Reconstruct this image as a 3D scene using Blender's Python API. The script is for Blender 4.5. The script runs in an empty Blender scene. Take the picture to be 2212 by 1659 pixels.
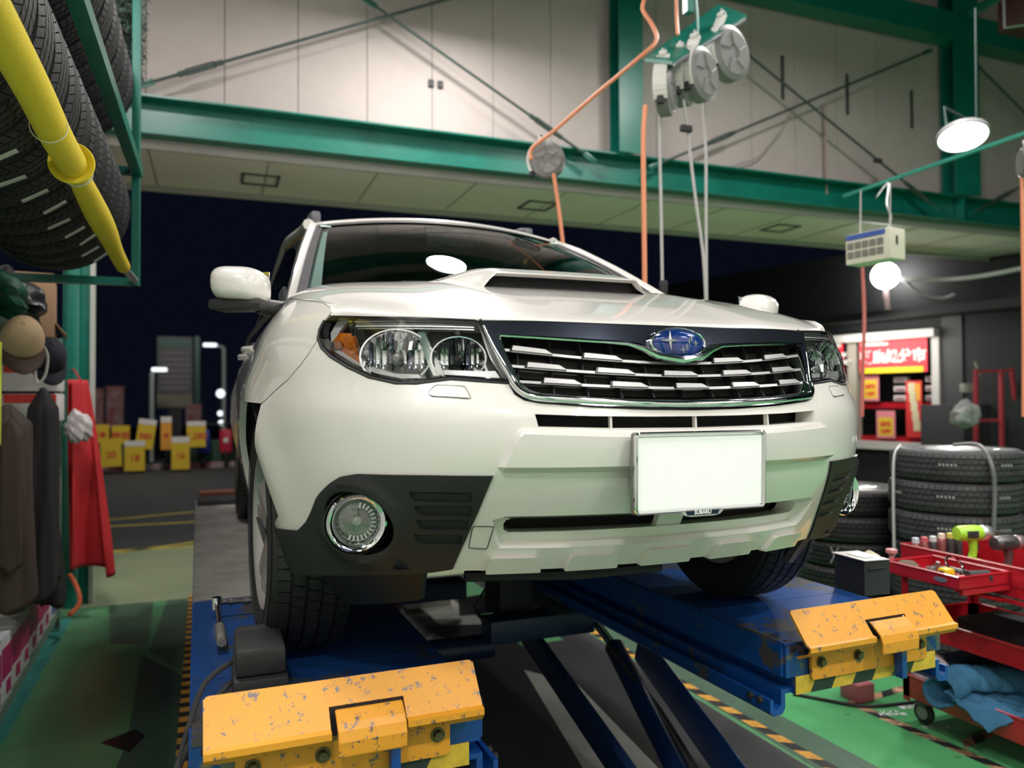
import bpy, bmesh, math, random
import numpy as np
from mathutils import Vector, Matrix
from mathutils.geometry import delaunay_2d_cdt
random.seed(7)
PI = math.pi
sc = bpy.context.scene
col = sc.collection
LIFT = 0.8      # everything is built with z = 0 on the lift runways; the floor is 0.8 below

# ------------------------------------------------------------------ camera
cd = bpy.data.cameras.new('camera'); cam = bpy.data.objects.new('camera', cd); col.objects.link(cam)
YAW, PIT, ROL = math.radians(21.04), math.radians(1.14), math.radians(-0.303)
f_ = Vector((math.sin(YAW)*math.cos(PIT), math.cos(YAW)*math.cos(PIT), math.sin(PIT)))
r_ = Vector((math.cos(YAW), -math.sin(YAW), 0)); u_ = r_.cross(f_)
rr = r_*math.cos(ROL)+u_*math.sin(ROL); uu = -r_*math.sin(ROL)+u_*math.cos(ROL)
m = Matrix((rr, uu, -f_)).transposed().to_4x4(); m.translation = Vector((-0.985, -1.41, 0.71))
cam.matrix_world = m
cd.sensor_width = 36; cd.lens = 1661/2212*36; cd.clip_start = .05; cd.clip_end = 200
cd.dof.use_dof = True; cd.dof.focus_distance = 2.0; cd.dof.aperture_fstop = 2.4
sc.camera = cam
# ------------------------------------------------------------------ world and light
w = bpy.data.worlds.new('night'); sc.world = w; w.use_nodes = True
bg = w.node_tree.nodes['Background']; bg.inputs[0].default_value = (.0025, .0035, .008, 1); bg.inputs[1].default_value = 1.0
sc.view_settings.view_transform = 'Standard'; sc.view_settings.look = 'None'
sc.view_settings.exposure = -0.06; sc.view_settings.gamma = 1.0; sc.view_settings.use_curve_mapping = False
sc.cycles.max_bounces = 8; sc.cycles.transparent_max_bounces = 16; sc.cycles.use_denoising = True
sc.cycles.sample_clamp_indirect = 6; sc.cycles.caustics_reflective = False; sc.cycles.caustics_refractive = False
def area(name, loc, size, power, tgt=None, color=(1, .97, .92), shape='DISK'):
    l = bpy.data.lights.new(name, 'AREA'); l.shape = shape; l.size = size; l.energy = power; l.color = color
    if shape == 'RECTANGLE': l.size_y = size*.3
    o = bpy.data.objects.new(name, l); col.objects.link(o); o.location = loc
    d = (Vector(tgt)-Vector(loc)) if tgt else Vector((0, 0, -1))
    o.rotation_euler = d.to_track_quat('-Z', 'Y').to_euler(); return o
# high bay lamps of the workshop (round LED lamps under the roof, most of them behind the camera)
LAMPS = [(-1.7, -3.6, 4.2), (1.2, -3.4, 4.2), (4.4, -3.4, 4.2), (-2.2, -.9, 4.2), (.9, -1.3, 4.3), (4.0, -.4, 4.3), (-1.6, 2.2, 4.4), (.75, 4.0, 4.05), (3.6, 2.6, 4.5)]
LPOW = [90, 100, 90, 75, 42, 95, 100, 85, 95]
for p, e in zip(LAMPS, LPOW):
    area('high_bay_light', p, .45, e, color=(1, .965, .945))

# ------------------------------------------------------------------ materials
MT = {}
def mat(name, c, rough=.5, metal=0., coat=0., var=0., vscale=8., spec=.5, emit=None, alpha=None, c2=None, bump=0., bscale=40., rvar=0.):
    if name in MT: return MT[name]
    m = bpy.data.materials.new(name); m.use_nodes = True; MT[name] = m
    nt = m.node_tree; b = nt.nodes['Principled BSDF']
    b.inputs['Base Color'].default_value = (*c, 1); b.inputs['Roughness'].default_value = rough
    b.inputs['Metallic'].default_value = metal; b.inputs['Coat Weight'].default_value = coat
    b.inputs['Coat Roughness'].default_value = .03; b.inputs['Specular IOR Level'].default_value = spec
    if emit: b.inputs['Emission Color'].default_value = (*c, 1); b.inputs['Emission Strength'].default_value = emit
    tc = None
    def coords():
        nonlocal tc
        if tc is None: tc = nt.nodes.new('ShaderNodeTexCoord')
        return tc.outputs['Object']
    if var or c2:
        n = nt.nodes.new('ShaderNodeTexNoise'); n.inputs['Scale'].default_value = vscale; n.inputs['Detail'].default_value = 6
        n.inputs['Roughness'].default_value = .65
        nt.links.new(coords(), n.inputs['Vector'])
        r = nt.nodes.new('ShaderNodeValToRGB'); nt.links.new(n.outputs['Fac'], r.inputs[0])
        r.color_ramp.elements[0].position = .38; r.color_ramp.elements[1].position = .64
        a = c2 if c2 else tuple(max(0, x*(1-var)) for x in c)
        r.color_ramp.elements[0].color = (*a, 1); r.color_ramp.elements[1].color = (*c, 1)
        nt.links.new(r.outputs[0], b.inputs['Base Color'])
        if rvar:
            q = nt.nodes.new('ShaderNodeMapRange'); nt.links.new(n.outputs['Fac'], q.inputs[0])
            q.inputs[1].default_value = .35; q.inputs[2].default_value = .65
            q.inputs[3].default_value = rough+rvar; q.inputs[4].default_value = rough
            nt.links.new(q.outputs[0], b.inputs['Roughness'])
    if bump:
        n2 = nt.nodes.new('ShaderNodeTexNoise'); n2.inputs['Scale'].default_value = bscale; n2.inputs['Detail'].default_value = 4
        nt.links.new(coords(), n2.inputs['Vector'])
        bp = nt.nodes.new('ShaderNodeBump'); bp.inputs['Strength'].default_value = bump; bp.inputs['Distance'].default_value = .004
        nt.links.new(n2.outputs['Fac'], bp.inputs['Height']); nt.links.new(bp.outputs[0], b.inputs['Normal'])
    return m
def lamp_mat(name, c, strength):
    m = bpy.data.materials.new(name); m.use_nodes = True; nt = m.node_tree; nt.nodes.clear()
    e = nt.nodes.new('ShaderNodeEmission'); e.inputs[0].default_value = (*c, 1); e.inputs[1].default_value = strength
    o = nt.nodes.new('ShaderNodeOutputMaterial'); nt.links.new(e.outputs[0], o.inputs[0]); MT[name] = m; return m
def glass_mat(name, tint, refl=.06, rough=.0):
    """thin clear sheet: passes light straight on and mirrors more at grazing angles"""
    m = bpy.data.materials.new(name); m.use_nodes = True; nt = m.node_tree; nt.nodes.clear()
    t = nt.nodes.new('ShaderNodeBsdfTransparent'); t.inputs[0].default_value = (*tint, 1)
    g = nt.nodes.new('ShaderNodeBsdfGlossy'); g.inputs[1].default_value = rough
    fr = nt.nodes.new('ShaderNodeFresnel'); fr.inputs[0].default_value = 1.5
    ma = nt.nodes.new('ShaderNodeMath'); ma.operation = 'MULTIPLY_ADD'; nt.links.new(fr.outputs[0], ma.inputs[0]); ma.inputs[1].default_value = .75; ma.inputs[2].default_value = refl-.04
    ma.use_clamp = True
    mx = nt.nodes.new('ShaderNodeMixShader'); nt.links.new(ma.outputs[0], mx.inputs[0]); nt.links.new(t.outputs[0], mx.inputs[1]); nt.links.new(g.outputs[0], mx.inputs[2])
    o = nt.nodes.new('ShaderNodeOutputMaterial'); nt.links.new(mx.outputs[0], o.inputs[0]); MT[name] = m; return m
def worn_mat(name, paint, bare, rough=.4, amount=.55, scale=14., stretch=(1, 1, 1), metal_bare=.6, dirt=None):
    """paint with scratches and chips showing the metal"""
    m = bpy.data.materials.new(name); m.use_nodes = True; nt = m.node_tree; b = nt.nodes['Principled BSDF']
    tc = nt.nodes.new('ShaderNodeTexCoord'); mp = nt.nodes.new('ShaderNodeMapping'); mp.inputs['Scale'].default_value = stretch
    nt.links.new(tc.outputs['Object'], mp.inputs[0])
    n = nt.nodes.new('ShaderNodeTexNoise'); n.inputs['Scale'].default_value = scale; n.inputs['Detail'].default_value = 9; n.inputs['Roughness'].default_value = .75
    big = nt.nodes.new('ShaderNodeTexNoise'); big.inputs['Scale'].default_value = scale*.22; big.inputs['Detail'].default_value = 3
    nt.links.new(mp.outputs[0], n.inputs['Vector']); nt.links.new(tc.outputs['Object'], big.inputs['Vector'])
    ad = nt.nodes.new('ShaderNodeMath'); ad.operation = 'MULTIPLY'; nt.links.new(n.outputs['Fac'], ad.inputs[0]); nt.links.new(big.outputs['Fac'], ad.inputs[1])
    r = nt.nodes.new('ShaderNodeValToRGB'); nt.links.new(ad.outputs[0], r.inputs[0])
    lo = .25+.12*(1-amount)
    r.color_ramp.elements[0].position = lo; r.color_ramp.elements[0].color = (0, 0, 0, 1)
    r.color_ramp.elements[1].position = lo+.012; r.color_ramp.elements[1].color = (1, 1, 1, 1)
    inv = nt.nodes.new('ShaderNodeMath'); inv.operation = 'SUBTRACT'; inv.inputs[0].default_value = 1
    nt.links.new(r.outputs[0], inv.inputs[1])
    vn = nt.nodes.new('ShaderNodeTexNoise'); vn.inputs['Scale'].default_value = 3; vn.inputs['Detail'].default_value = 5
    nt.links.new(tc.outputs['Object'], vn.inputs['Vector'])
    pc = nt.nodes.new('ShaderNodeMix'); pc.data_type = 'RGBA'; nt.links.new(vn.outputs['Fac'], pc.inputs[0])
    pc.inputs[6].default_value = (*paint, 1); pc.inputs[7].default_value = (*(dirt or tuple(x*.8 for x in paint)), 1)
    mx = nt.nodes.new('ShaderNodeMix'); mx.data_type = 'RGBA'; nt.links.new(r.outputs[0], mx.inputs[0])
    nt.links.new(pc.outputs[2], mx.inputs[6]); mx.inputs[7].default_value = (*bare, 1)
    nt.links.new(mx.outputs[2], b.inputs['Base Color'])
    mm = nt.nodes.new('ShaderNodeMath'); mm.operation = 'MULTIPLY'; mm.inputs[1].default_value = metal_bare
    nt.links.new(r.outputs[0], mm.inputs[0]); nt.links.new(mm.outputs[0], b.inputs['Metallic'])
    b.inputs['Roughness'].default_value = rough
    MT[name] = m; return m
paint = mat('pearl_paint', (.68, .655, .615), .30, 0, 1.0)
blackp = mat('black_plastic', (.011, .0115, .013), .40, bump=.25, bscale=900)
glossblack = mat('gloss_black', (.008, .008, .01), .15)
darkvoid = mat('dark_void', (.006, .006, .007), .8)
chrome = mat('chrome', (.78, .79, .82), .07, 1.)
chrome_sky = mat('sky_tinted_chrome', (.10, .115, .16), .12, .9, .6)  # chrome with the dark night sky's reflection put into its colour
silver = mat('satin_silver', (.62, .62, .62), .3, .85)
reflector = mat('reflector', (.86, .87, .88), .10, 1.)
amber = mat('amber_plastic', (.75, .22, .015), .15, .1, .5, c2=(.35, .08, .005), vscale=90)
lens = glass_mat('clear_lens', (.97, .98, .98), .09)
wglass = glass_mat('windshield_glass', (.62, .74, .72), .035)
dglass = glass_mat('privacy_glass', (.12, .15, .15), .10)
rubber = mat('tyre_rubber', (.012, .012, .013), .58, var=.35, vscale=12, bump=.3, bscale=250)
rubberg = mat('worn_tyre_rubber', (.055, .055, .06), .7, var=.35, vscale=9, bump=.3, bscale=200)
green = mat('green_paint', (.006, .165, .12), .32, var=.25, vscale=3, bump=.1, bscale=30)
greenl = mat('pale_green_paint', (.045, .30, .24), .4, var=.2, vscale=3)
blue = worn_mat('blue_paint', (.008, .085, .36), (.16, .15, .15), .34, .42, 16, dirt=(.006, .04, .17))
bluew = worn_mat('worn_blue_deck', (.010, .085, .33), (.085, .08, .075), .30, .80, 7, dirt=(.012, .03, .10), metal_bare=.3)
yellow = worn_mat('worn_yellow', (.80, .36, .03), (.15, .14, .145), .42, .36, 190, (1, 1, .6), dirt=(.66, .27, .02))
steelq = None
steel = mat('steel', (.42, .41, .39), .33, .95, var=.35, vscale=6, rvar=.15)
steeld = mat('dark_steel', (.13, .13, .13), .4, .8, var=.3, vscale=20)
red = mat('red_paint', (.42, .012, .022), .28, 0, .4, var=.2, vscale=4)
blackt = mat('black_matte', (.02, .02, .022), .7)
white = mat('white_plate', (.93, .93, .93), .5)

# ------------------------------------------------------------------ object helpers
def link(name, me, m=None, parent=None, smooth=True, sharp=38):
    o = bpy.data.objects.new(name, me); col.objects.link(o)
    if m is not None and not me.materials: me.materials.append(m)
    if smooth: me.shade_smooth(); me.set_sharp_from_angle(angle=math.radians(sharp))
    if parent: o.parent = parent
    return o
def tag(o, label=None, cat=None, group=None, kind=None):
    if label: o['label'] = label
    if cat: o['category'] = cat
    if group: o['group'] = group
    if kind: o['kind'] = kind
    return o
def empty(name, loc=(0, 0, 0), label=None, cat=None, group=None, rz=0, kind=None):
    o = bpy.data.objects.new(name, None); col.objects.link(o); o.location = loc; o.rotation_euler = (0, 0, rz)
    o.empty_display_size = .1
    return tag(o, label, cat, group, kind)
def copy_tree(o, parent=None, loc=None, rot=None, label=None):
    c = o.copy(); col.objects.link(c); c.parent = parent
    if loc is not None: c.location = loc
    if rot is not None: c.rotation_euler = rot
    if label: c['label'] = label
    for ch in KIDS(o): copy_tree(ch, c)
    return c
def KIDS(o): return [x for x in col.objects if x.parent == o]
class MB:
    def __init__(s): s.v = []; s.f = []; s.mi = []; s.M = None; s.cur = 0
    def add(s, vs, fs, M=None):
        n = len(s.v); M = M or s.M
        for p in vs:
            p = Vector(p)
            s.v.append(M @ p if M else p)
        for f in fs: s.f.append([n+i for i in f]); s.mi.append(s.cur)
        return s
    def box(s, c, d, M=None, bev=0.):
        x, y, z = c; a, b, e = d[0]/2, d[1]/2, d[2]/2
        if bev <= 0:
            vs = [(x+i*a, y+j*b, z+k*e) for i in (-1, 1) for j in (-1, 1) for k in (-1, 1)]
            return s.add(vs, [(0, 1, 3, 2), (4, 6, 7, 5), (0, 4, 5, 1), (2, 3, 7, 6), (0, 2, 6, 4), (1, 5, 7, 3)], M)
        bm = bmesh.new(); bmesh.ops.create_cube(bm, size=1.)
        for v in bm.verts: v.co = Vector((x+v.co.x*2*a, y+v.co.y*2*b, z+v.co.z*2*e))
        bmesh.ops.bevel(bm, geom=list(bm.edges), offset=min(bev, .45*min(d)), segments=2, affect='EDGES', profile=.6)
        s.bm(bm, M); bm.free(); return s
    def bm(s, bm, M=None):
        bm.verts.index_update(); return s.add([v.co.copy() for v in bm.verts], [[v.index for v in f.verts] for f in bm.faces], M)
    def tube(s, pts, r, n=10, cap=True, M=None, closed=False):
        pts = [Vector(p) for p in pts]; N = len(pts); rs = r if isinstance(r, (list, tuple)) else [r]*N
        vs = []; up = None
        for i, p in enumerate(pts):
            a = pts[(i-1) % N] if (closed or i) else p; b = pts[(i+1) % N] if (closed or i < N-1) else p
            t = (b-a).normalized()
            if up is None: up = t.orthogonal().normalized()
            up = (up-t*up.dot(t)); up = up.normalized() if up.length > 1e-6 else t.orthogonal().normalized()
            sd = t.cross(up)
            for k in range(n):
                q = 2*PI*k/n; vs.append(p+(up*math.cos(q)+sd*math.sin(q))*rs[i])
        fs = [(i*n+k, i*n+(k+1) % n, (i+1)*n+(k+1) % n, (i+1)*n+k) for i in range(N-1) for k in range(n)]
        if closed: fs += [((N-1)*n+k, (N-1)*n+(k+1) % n, (k+1) % n, k) for k in range(n)]
        elif cap: fs += [list(range(n))[::-1], [(N-1)*n+k for k in range(n)]]
        return s.add(vs, fs, M)
    def lathe(s, prof, n=32, M=None, closed=False, cap=False):
        """prof: (r, h) pairs turned about the local Z axis"""
        P = len(prof); vs = [(r*math.cos(2*PI*k/n), r*math.sin(2*PI*k/n), h) for k in range(n) for r, h in prof]
        L = P if closed else P-1
        fs = [(k*P+i, ((k+1) % n)*P+i, ((k+1) % n)*P+(i+1) % P, k*P+(i+1) % P) for k in range(n) for i in range(L)]
        if cap: fs += [[k*P for k in range(n)][::-1], [k*P+P-1 for k in range(n)]]
        return s.add(vs, fs, M)
    def prism(s, poly, d0, d1, M=None):
        """poly in local XY, extruded along local Z from d0 to d1"""
        n = len(poly); vs = [(x, y, d0) for x, y in poly]+[(x, y, d1) for x, y in poly]
        fs = [list(range(n))[::-1], [n+i for i in range(n)]]+[(i, (i+1) % n, n+(i+1) % n, n+i) for i in range(n)]
        return s.add(vs, fs, M)
    def build(s, name, m=None, parent=None, smooth=True, sharp=38, mats=None):
        me = bpy.data.meshes.new(name); me.from_pydata([tuple(v) for v in s.v], [], s.f)
        for x in (mats or []): me.materials.append(x)
        if mats: me.polygons.foreach_set('material_index', s.mi)
        bm = bmesh.new(); bm.from_mesh(me); bmesh.ops.recalc_face_normals(bm, faces=bm.faces); bm.to_mesh(me); bm.free()
        return link(name, me, m, parent, smooth, sharp)
def frame(o, x, y, z):
    """matrix with the given columns as local axes"""
    M = Matrix((Vector(x), Vector(y), Vector(z))).transposed().to_4x4(); M.translation = Vector(o); return M
AXY = frame((0, 0, 0), (1, 0, 0), (0, 0, 1), (0, -1, 0))   # local XY drawn on the XZ plane, +Z towards the viewer (-y)
def T(x, y, z): return Matrix.Translation((x, y, z))
def RZ(a): return Matrix.Rotation(a, 4, 'Z')
def RX(a): return Matrix.Rotation(a, 4, 'X')
def RY(a): return Matrix.Rotation(a, 4, 'Y')
def text_mesh(s, size, m, parent, name='lettering', M=None, depth=.0, align='CENTER', bold=0.0):
    c = bpy.data.curves.new('t', 'FONT'); c.body = s; c.size = size; c.extrude = depth; c.align_x = align; c.align_y = 'CENTER'; c.offset = bold
    c.resolution_u = 3
    o = bpy.data.objects.new('t', c); col.objects.link(o)
    dg = bpy.context.evaluated_depsgraph_get(); me = bpy.data.meshes.new_from_object(o.evaluated_get(dg))
    bpy.data.objects.remove(o); 
    if M: me.transform(M)
    me.materials.clear()
    return link(name, me, m, parent, smooth=False)


# ------------------------------------------------------------------ the car's body skin
PC=[(0,.020),(.10,.0225),(.20,.031),(.30,.047),(.38,.068),(.46,.096),(.54,.134),(.61,.180),(.68,.243),(.745,.325),(.80,.420),(.845,.530),(.875,.660),(.890,.82),(.893,1.0),(.893,1.6),(.892,2.4),(.885,3.2),(.868,3.8),(.835,4.25)]
DF=[(.10,.27),(.20,.235),(.27,.19),(.33,.145),(.36,.122),(.42,.082),(.48,.045),(.55,.012),(.60,.002),(.65,0),(.68,.004),(.711,.024),(.737,.045),(.80,.078),(.887,.118),(.93,.138),(.98,.165),(1.05,.20),(1.2,.26)]
DS=[(.10,.10),(.20,.07),(.30,.04),(.45,.012),(.60,0),(.75,.0),(.83,.008),(.88,.02),(.93,.045),(.98,.085),(1.05,.13),(1.2,.21)]

def _herm(xs, ys, q):
    xs = np.array(xs, float); ys = np.array(ys, float); h = np.diff(xs); dl = np.diff(ys)/h
    mm = np.zeros_like(ys); mm[1:-1] = (dl[:-1]*h[1:]+dl[1:]*h[:-1])/(h[1:]+h[:-1]); mm[0] = dl[0]; mm[-1] = dl[-1]
    q = np.clip(q, xs[0], xs[-1]); i = np.clip(np.searchsorted(xs, q)-1, 0, len(xs)-2)
    t = (q-xs[i])/h[i]; a = 2*t**3-3*t*t+1; b = t**3-2*t*t+t; c = -2*t**3+3*t*t; d = t**3-t*t
    return a*ys[i]+b*h[i]*mm[i]+c*ys[i+1]+d*h[i]*mm[i+1]
_p = np.array(PC); _cu = np.r_[0, np.cumsum(np.hypot(*np.diff(_p, axis=0).T))]; UMAX = _cu[-1]
UT = np.linspace(0, UMAX, 3001); XT = _herm(_cu, _p[:, 0], UT); YT = _herm(_cu, _p[:, 1], UT)
TX = np.gradient(XT, UT); TY = np.gradient(YT, UT); TY[0] = 0; _l = np.hypot(TX, TY); TX /= _l; TY /= _l
ZT = np.linspace(.05, 1.25, 1201); DFT = _herm(*zip(*DF), ZT); DST = _herm(*zip(*DS), ZT)
WHEEL_Y = .93; REAR_Y = 3.545
def u_at_y(y): return float(np.interp(y, YT, UT))
UW = u_at_y(WHEEL_Y); UR = u_at_y(REAR_Y)
def Sv(u, z, off=0.):
    """points on the body skin for arrays u (arc length from the nose along the plan, < 0 on the car's right) and z"""
    u = np.asarray(u, float); z = np.asarray(z, float); a = np.abs(u); s = np.where(u < 0, -1., 1.)
    x = np.interp(a, UT, XT); y = np.interp(a, UT, YT); nx = np.interp(a, UT, TY); ny = -np.interp(a, UT, TX)
    w2 = ny*ny/(nx*nx+ny*ny)
    fl = 0.
    for uc in (UW, UR):      # rounded flares above the wheels
        rr = np.hypot(a-uc, z-.33); fl = fl+.022*np.exp(-((rr-.40)/.075)**2)*np.clip((z-.33)/.25, 0, 1)
    d = np.interp(z, ZT, DFT)*w2+np.interp(z, ZT, DST)*(1-w2)-fl-off
    return np.stack([s*(x-nx*d), y-ny*d, z], -1)
def S(u, z, off=0.): return Vector(Sv(u, z, off))

# ------------------------------------------------------------------ panels cut out of the skin
def inpoly(P, poly):
    P = np.asarray(P); x, y = P[:, 0], P[:, 1]; r = np.zeros(len(P), bool); n = len(poly); j = n-1
    for i in range(n):
        xi, yi = poly[i]; xj, yj = poly[j]
        c = ((yi > y) != (yj > y)) & (x < (xj-xi)*(y-yi)/((yj-yi) or 1e-12)+xi); r ^= c; j = i
    return r
def pdist(P, poly):
    P = np.asarray(P); best = np.full(len(P), 1e9); n = len(poly)
    for i in range(n):
        a = np.array(poly[i]); b = np.array(poly[(i+1) % n]); d = b-a; L = d@d or 1e-12
        t = np.clip(((P-a)@d)/L, 0, 1); best = np.minimum(best, np.hypot(*(P-a-t[:, None]*d).T))
    return best
def dens(poly, res):
    o = []
    for i in range(len(poly)):
        a = poly[i]; b = poly[(i+1) % len(poly)]; k = max(1, int(math.ceil(math.hypot(b[0]-a[0], b[1]-a[1])/res)))
        for j in range(k): o.append((a[0]+(b[0]-a[0])*j/k, a[1]+(b[1]-a[1])*j/k))
    return o
def inset(poly, d):
    """polygon moved inwards by d (outwards when d < 0)"""
    n = len(poly); ar = sum(poly[i][0]*poly[(i+1) % n][1]-poly[(i+1) % n][0]*poly[i][1] for i in range(n)); sg = 1 if ar > 0 else -1
    o = []
    for i in range(n):
        p, q, r = np.array(poly[i-1]), np.array(poly[i]), np.array(poly[(i+1) % n])
        a = (q-p)/(np.hypot(*(q-p)) or 1); b = (r-q)/(np.hypot(*(r-q)) or 1)
        na = np.array([-a[1], a[0]])*sg; nb = np.array([-b[1], b[0]])*sg; k = na+nb; L = k@k
        o.append(tuple(q+k*(2*d/max(L, .9))))
    return o
def rnd(poly, r=.01, k=3):
    """polygon with its corners rounded"""
    o = []; n = len(poly)
    for i in range(n):
        p, q, t = np.array(poly[i-1]), np.array(poly[i]), np.array(poly[(i+1) % n])
        a = p-q; b = t-q; la, lb = np.hypot(*a), np.hypot(*b); s = min(r, la*.45, lb*.45)
        A = q+a/la*s; B = q+b/lb*s
        for j in range(k+1):
            f = j/k; o.append(tuple((1-f)**2*A+2*f*(1-f)*q+f*f*B))
    return o
def mir(poly): return [(-x, z) for x, z in poly][::-1]
def patch(name, poly, m, parent, res=.022, holes=(), feats=(), off=0., thick=.012, hthick=None, offfn=None, surf=Sv, sharp=32, flip=False, build=True):
    """a panel: the outline in skin coordinates (u, z) filled, draped over the skin and given turned-in edges; feats are (outline, bevel width, height)"""
    loops = [dens(poly, res)]+[dens(h, res) for h in holes]
    fs2 = []
    for fo, bw, h in feats:
        fi = inset(fo, bw); fs2.append((fo, fi, h)); loops += [dens(fo, res), dens(fi, res)]
    V = []; Ed = []
    for L in loops:
        n = len(V); V += L; Ed += [(n+i, n+(i+1) % len(L)) for i in range(len(L))]
    A = np.array(poly); lo = A.min(0); hi = A.max(0)
    gx, gz = np.meshgrid(np.arange(lo[0]+res/2, hi[0], res), np.arange(lo[1]+res/2, hi[1], res)); G = np.c_[gx.ravel(), gz.ravel()]
    if len(G):
        k = inpoly(G, poly)
        for h in holes: k &= ~inpoly(G, h)
        for L in loops: k &= pdist(G, L) > res*.4
        V += [tuple(g) for g in G[k]]
    r = delaunay_2d_cdt([Vector(v) for v in V], Ed, [], 0, 1e-7)
    v2 = np.array([tuple(v) for v in r[0]]); tris = np.array([t for t in r[2]])
    c = v2[tris].mean(1); k = inpoly(c, poly)
    for h in holes: k &= ~inpoly(c, h)
    tris = tris[k]
    o_ = np.full(len(v2), off, float)
    for fo, fi, h in fs2:
        io = inpoly(v2, inset(fo, -1e-5)); ii = inpoly(v2, inset(fi, -1e-5)); do = pdist(v2, fo); di = pdist(v2, fi)
        t = np.where(ii, 1., np.where(io, do/(do+di+1e-9), 0.)); o_ += h*(t*t*(3-2*t))
    if offfn is not None: o_ += offfn(v2)
    P = surf(v2[:, 0], v2[:, 1], o_)
    # turned-in edges
    cnt = {}
    for t in tris:
        for i in range(3):
            a, b = int(t[i]), int(t[(i+1) % 3]); cnt.setdefault((min(a, b), max(a, b)), []).append((a, b))
    P = list(map(tuple, P)); F = [list(map(int, t)) for t in tris]; mp = {}
    def low(i):
        if i not in mp:
            q = v2[i]; th = thick
            if hthick is not None and any(pdist(q[None], h)[0] < 1e-5 for h in holes): th = hthick
            P.append(tuple(surf(q[0], q[1], o_[i]-th))); mp[i] = len(P)-1
        return mp[i]
    if thick:
        for e, u in cnt.items():
            if len(u) == 1:
                a, b = u[0]; F.append([b, a, low(a), low(b)])
    used = sorted({i for f in F for i in f}); rm = {j: i for i, j in enumerate(used)}
    me = bpy.data.meshes.new(name); me.from_pydata([P[i] for i in used], [], [[rm[i] for i in f] for f in F])
    # make the outside face out
    bm = bmesh.new(); bm.from_mesh(me); bm.faces.ensure_lookup_table()
    f0 = bm.faces[len(tris)//2]; cc = f0.calc_center_median(); f0.normal_update()
    q = c[k][len(tris)//2]; outv = Vector(surf(q[0], q[1], .02))-Vector(surf(q[0], q[1], 0.))
    if (f0.normal.dot(outv) < 0) != flip: bmesh.ops.reverse_faces(bm, faces=bm.faces)
    bm.to_mesh(me); bm.free()
    return link(name, me, m, parent, True, sharp)
def sstep(a, b_, x):
    t = max(0., min(1., (x-a)/(b_-a))); return t*t*(3-2*t)
def cr(pts, k=4):
    P3 = [Vector(p) for p in pts]; out = []
    for i in range(len(P3)-1):
        p0, p1, p2, p3 = P3[max(i-1, 0)], P3[i], P3[i+1], P3[min(i+2, len(P3)-1)]
        for j in range(k): t = j/k; out.append(.5*((2*p1)+(p2-p0)*t+(2*p0-5*p1+4*p2-p3)*t*t+(3*p1-p0-3*p2+p3)*t**3))
    return out+[P3[-1]]
def strip(name, line, m, parent, wdt=.004, off=.001, closed=False):
    """a thin seam or bead lying along a line on the skin"""
    b = MB(); b.tube([S(u, z, off) for u, z in line], wdt, 6, closed=closed); return b.build(name, m, parent)

car = empty('car', (0, 0, 0), 'white sport utility car with hood scoop parked on the blue lift', 'car')
# --- outlines on the car's right half (u < 0, left in the picture); the other half is mirrored
HL = [(-.912, .908), (-.80, .900), (-.699, .895), (-.508, .887), (-.495, .884), (-.417, .747), (-.49, .752), (-.555, .757), (-.591, .753), (-.634, .748), (-.684, .749), (-.754, .763), (-.816, .786), (-.876, .812), (-.912, .834), (-.931, .855), (-.934, .875), (-.929, .895)]
GIN = [(0, .797), (.03, .802), (.055, .812), (.085, .824), (.13, .832), (.216, .836), (.355, .843), (.443, .848), (.425, .80), (.395, .742), (.38, .730), (.355, .722), (.24, .714), (.12, .709), (0, .707)]
GOUT = [(0, .689), (.12, .691), (.245, .697), (.355, .706), (.385, .712), (.405, .724), (.419, .745), (.495, .884), (.36, .8835), (.17, .880), (0, .879)]
def sym(half):
    """closed outline from the half with u >= 0"""
    L = [(-x, z) for x, z in half if x > 1e-6]
    return half+L[::-1]
arch_r = .385
def arch(uc, a0, a1, n=14, r=arch_r, zc=.335, s=1):
    return [(s*(uc-r*math.cos(a)), zc+r*math.sin(a)) for a in np.linspace(math.radians(a0), math.radians(a1), n)]
A_front = arch(UW, 8, 82, 14)                       # front half of the arch opening (u > 0)
SPLIT = [(.931, .852), (.955, .818), (.981, .792), (1.032, .757), (1.107, .727), (1.175, .700)]
# arch point where the bumper meets the fender
BL = [(0, .684), (.12, .686), (.245, .692), (.36, .701), (.392, .707), (.412, .720), (.424, .741)]
HLb = [(-x, z) for x, z in HL[5:]]; HLb = [p for p in HLb if p[1] < .86]
CL_TOP = [(1.185, .388), (1.01, .401), (.968, .426), (.901, .489), (.846, .526), (.815, .542), (.77, .550), (.60, .552), (.458, .551)]
CL_IN = [(.494, .469), (.527, .406), (.571, .334)]
archb = [p for p in A_front if .39 < p[1] < .62][::-1]
half = BL+[(p[0], p[1]-.006) for p in HLb]+SPLIT+archb+CL_TOP+CL_IN+[(.49, .328), (.30, .327), (0, .326)]
SLOT = sym([(0, .671), (.12, .6715), (.25, .674), (.371, .679), (.364, .653), (.2, .648), (0, .646)])
LS = sym([(0, .449), (.25, .451), (.41, .452), (.430, .447), (.437, .437), (.437, .424), (.425, .4175), (.25, .416), (0, .415)])
RAISED = sym([(0, .641), (.2, .643), (.36, .650), (.398, .652), (.415, .640), (.435, .595), (.456, .557), (.3, .5555), (0, .554)])
RECESS = sym([(0, .4570), (.25, .459), (.43, .460), (.462, .452), (.455, .40), (.447, .384), (.3, .381), (0, .380)])
bumper = patch('front_bumper', sym(half), paint, car, .02, holes=[SLOT, LS], feats=[(RAISED, .013, .020), (RECESS, .011, -.030)], thick=.02, hthick=.05)
GR = [inset(SLOT, -.02), inset(LS, -.02)]
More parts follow.
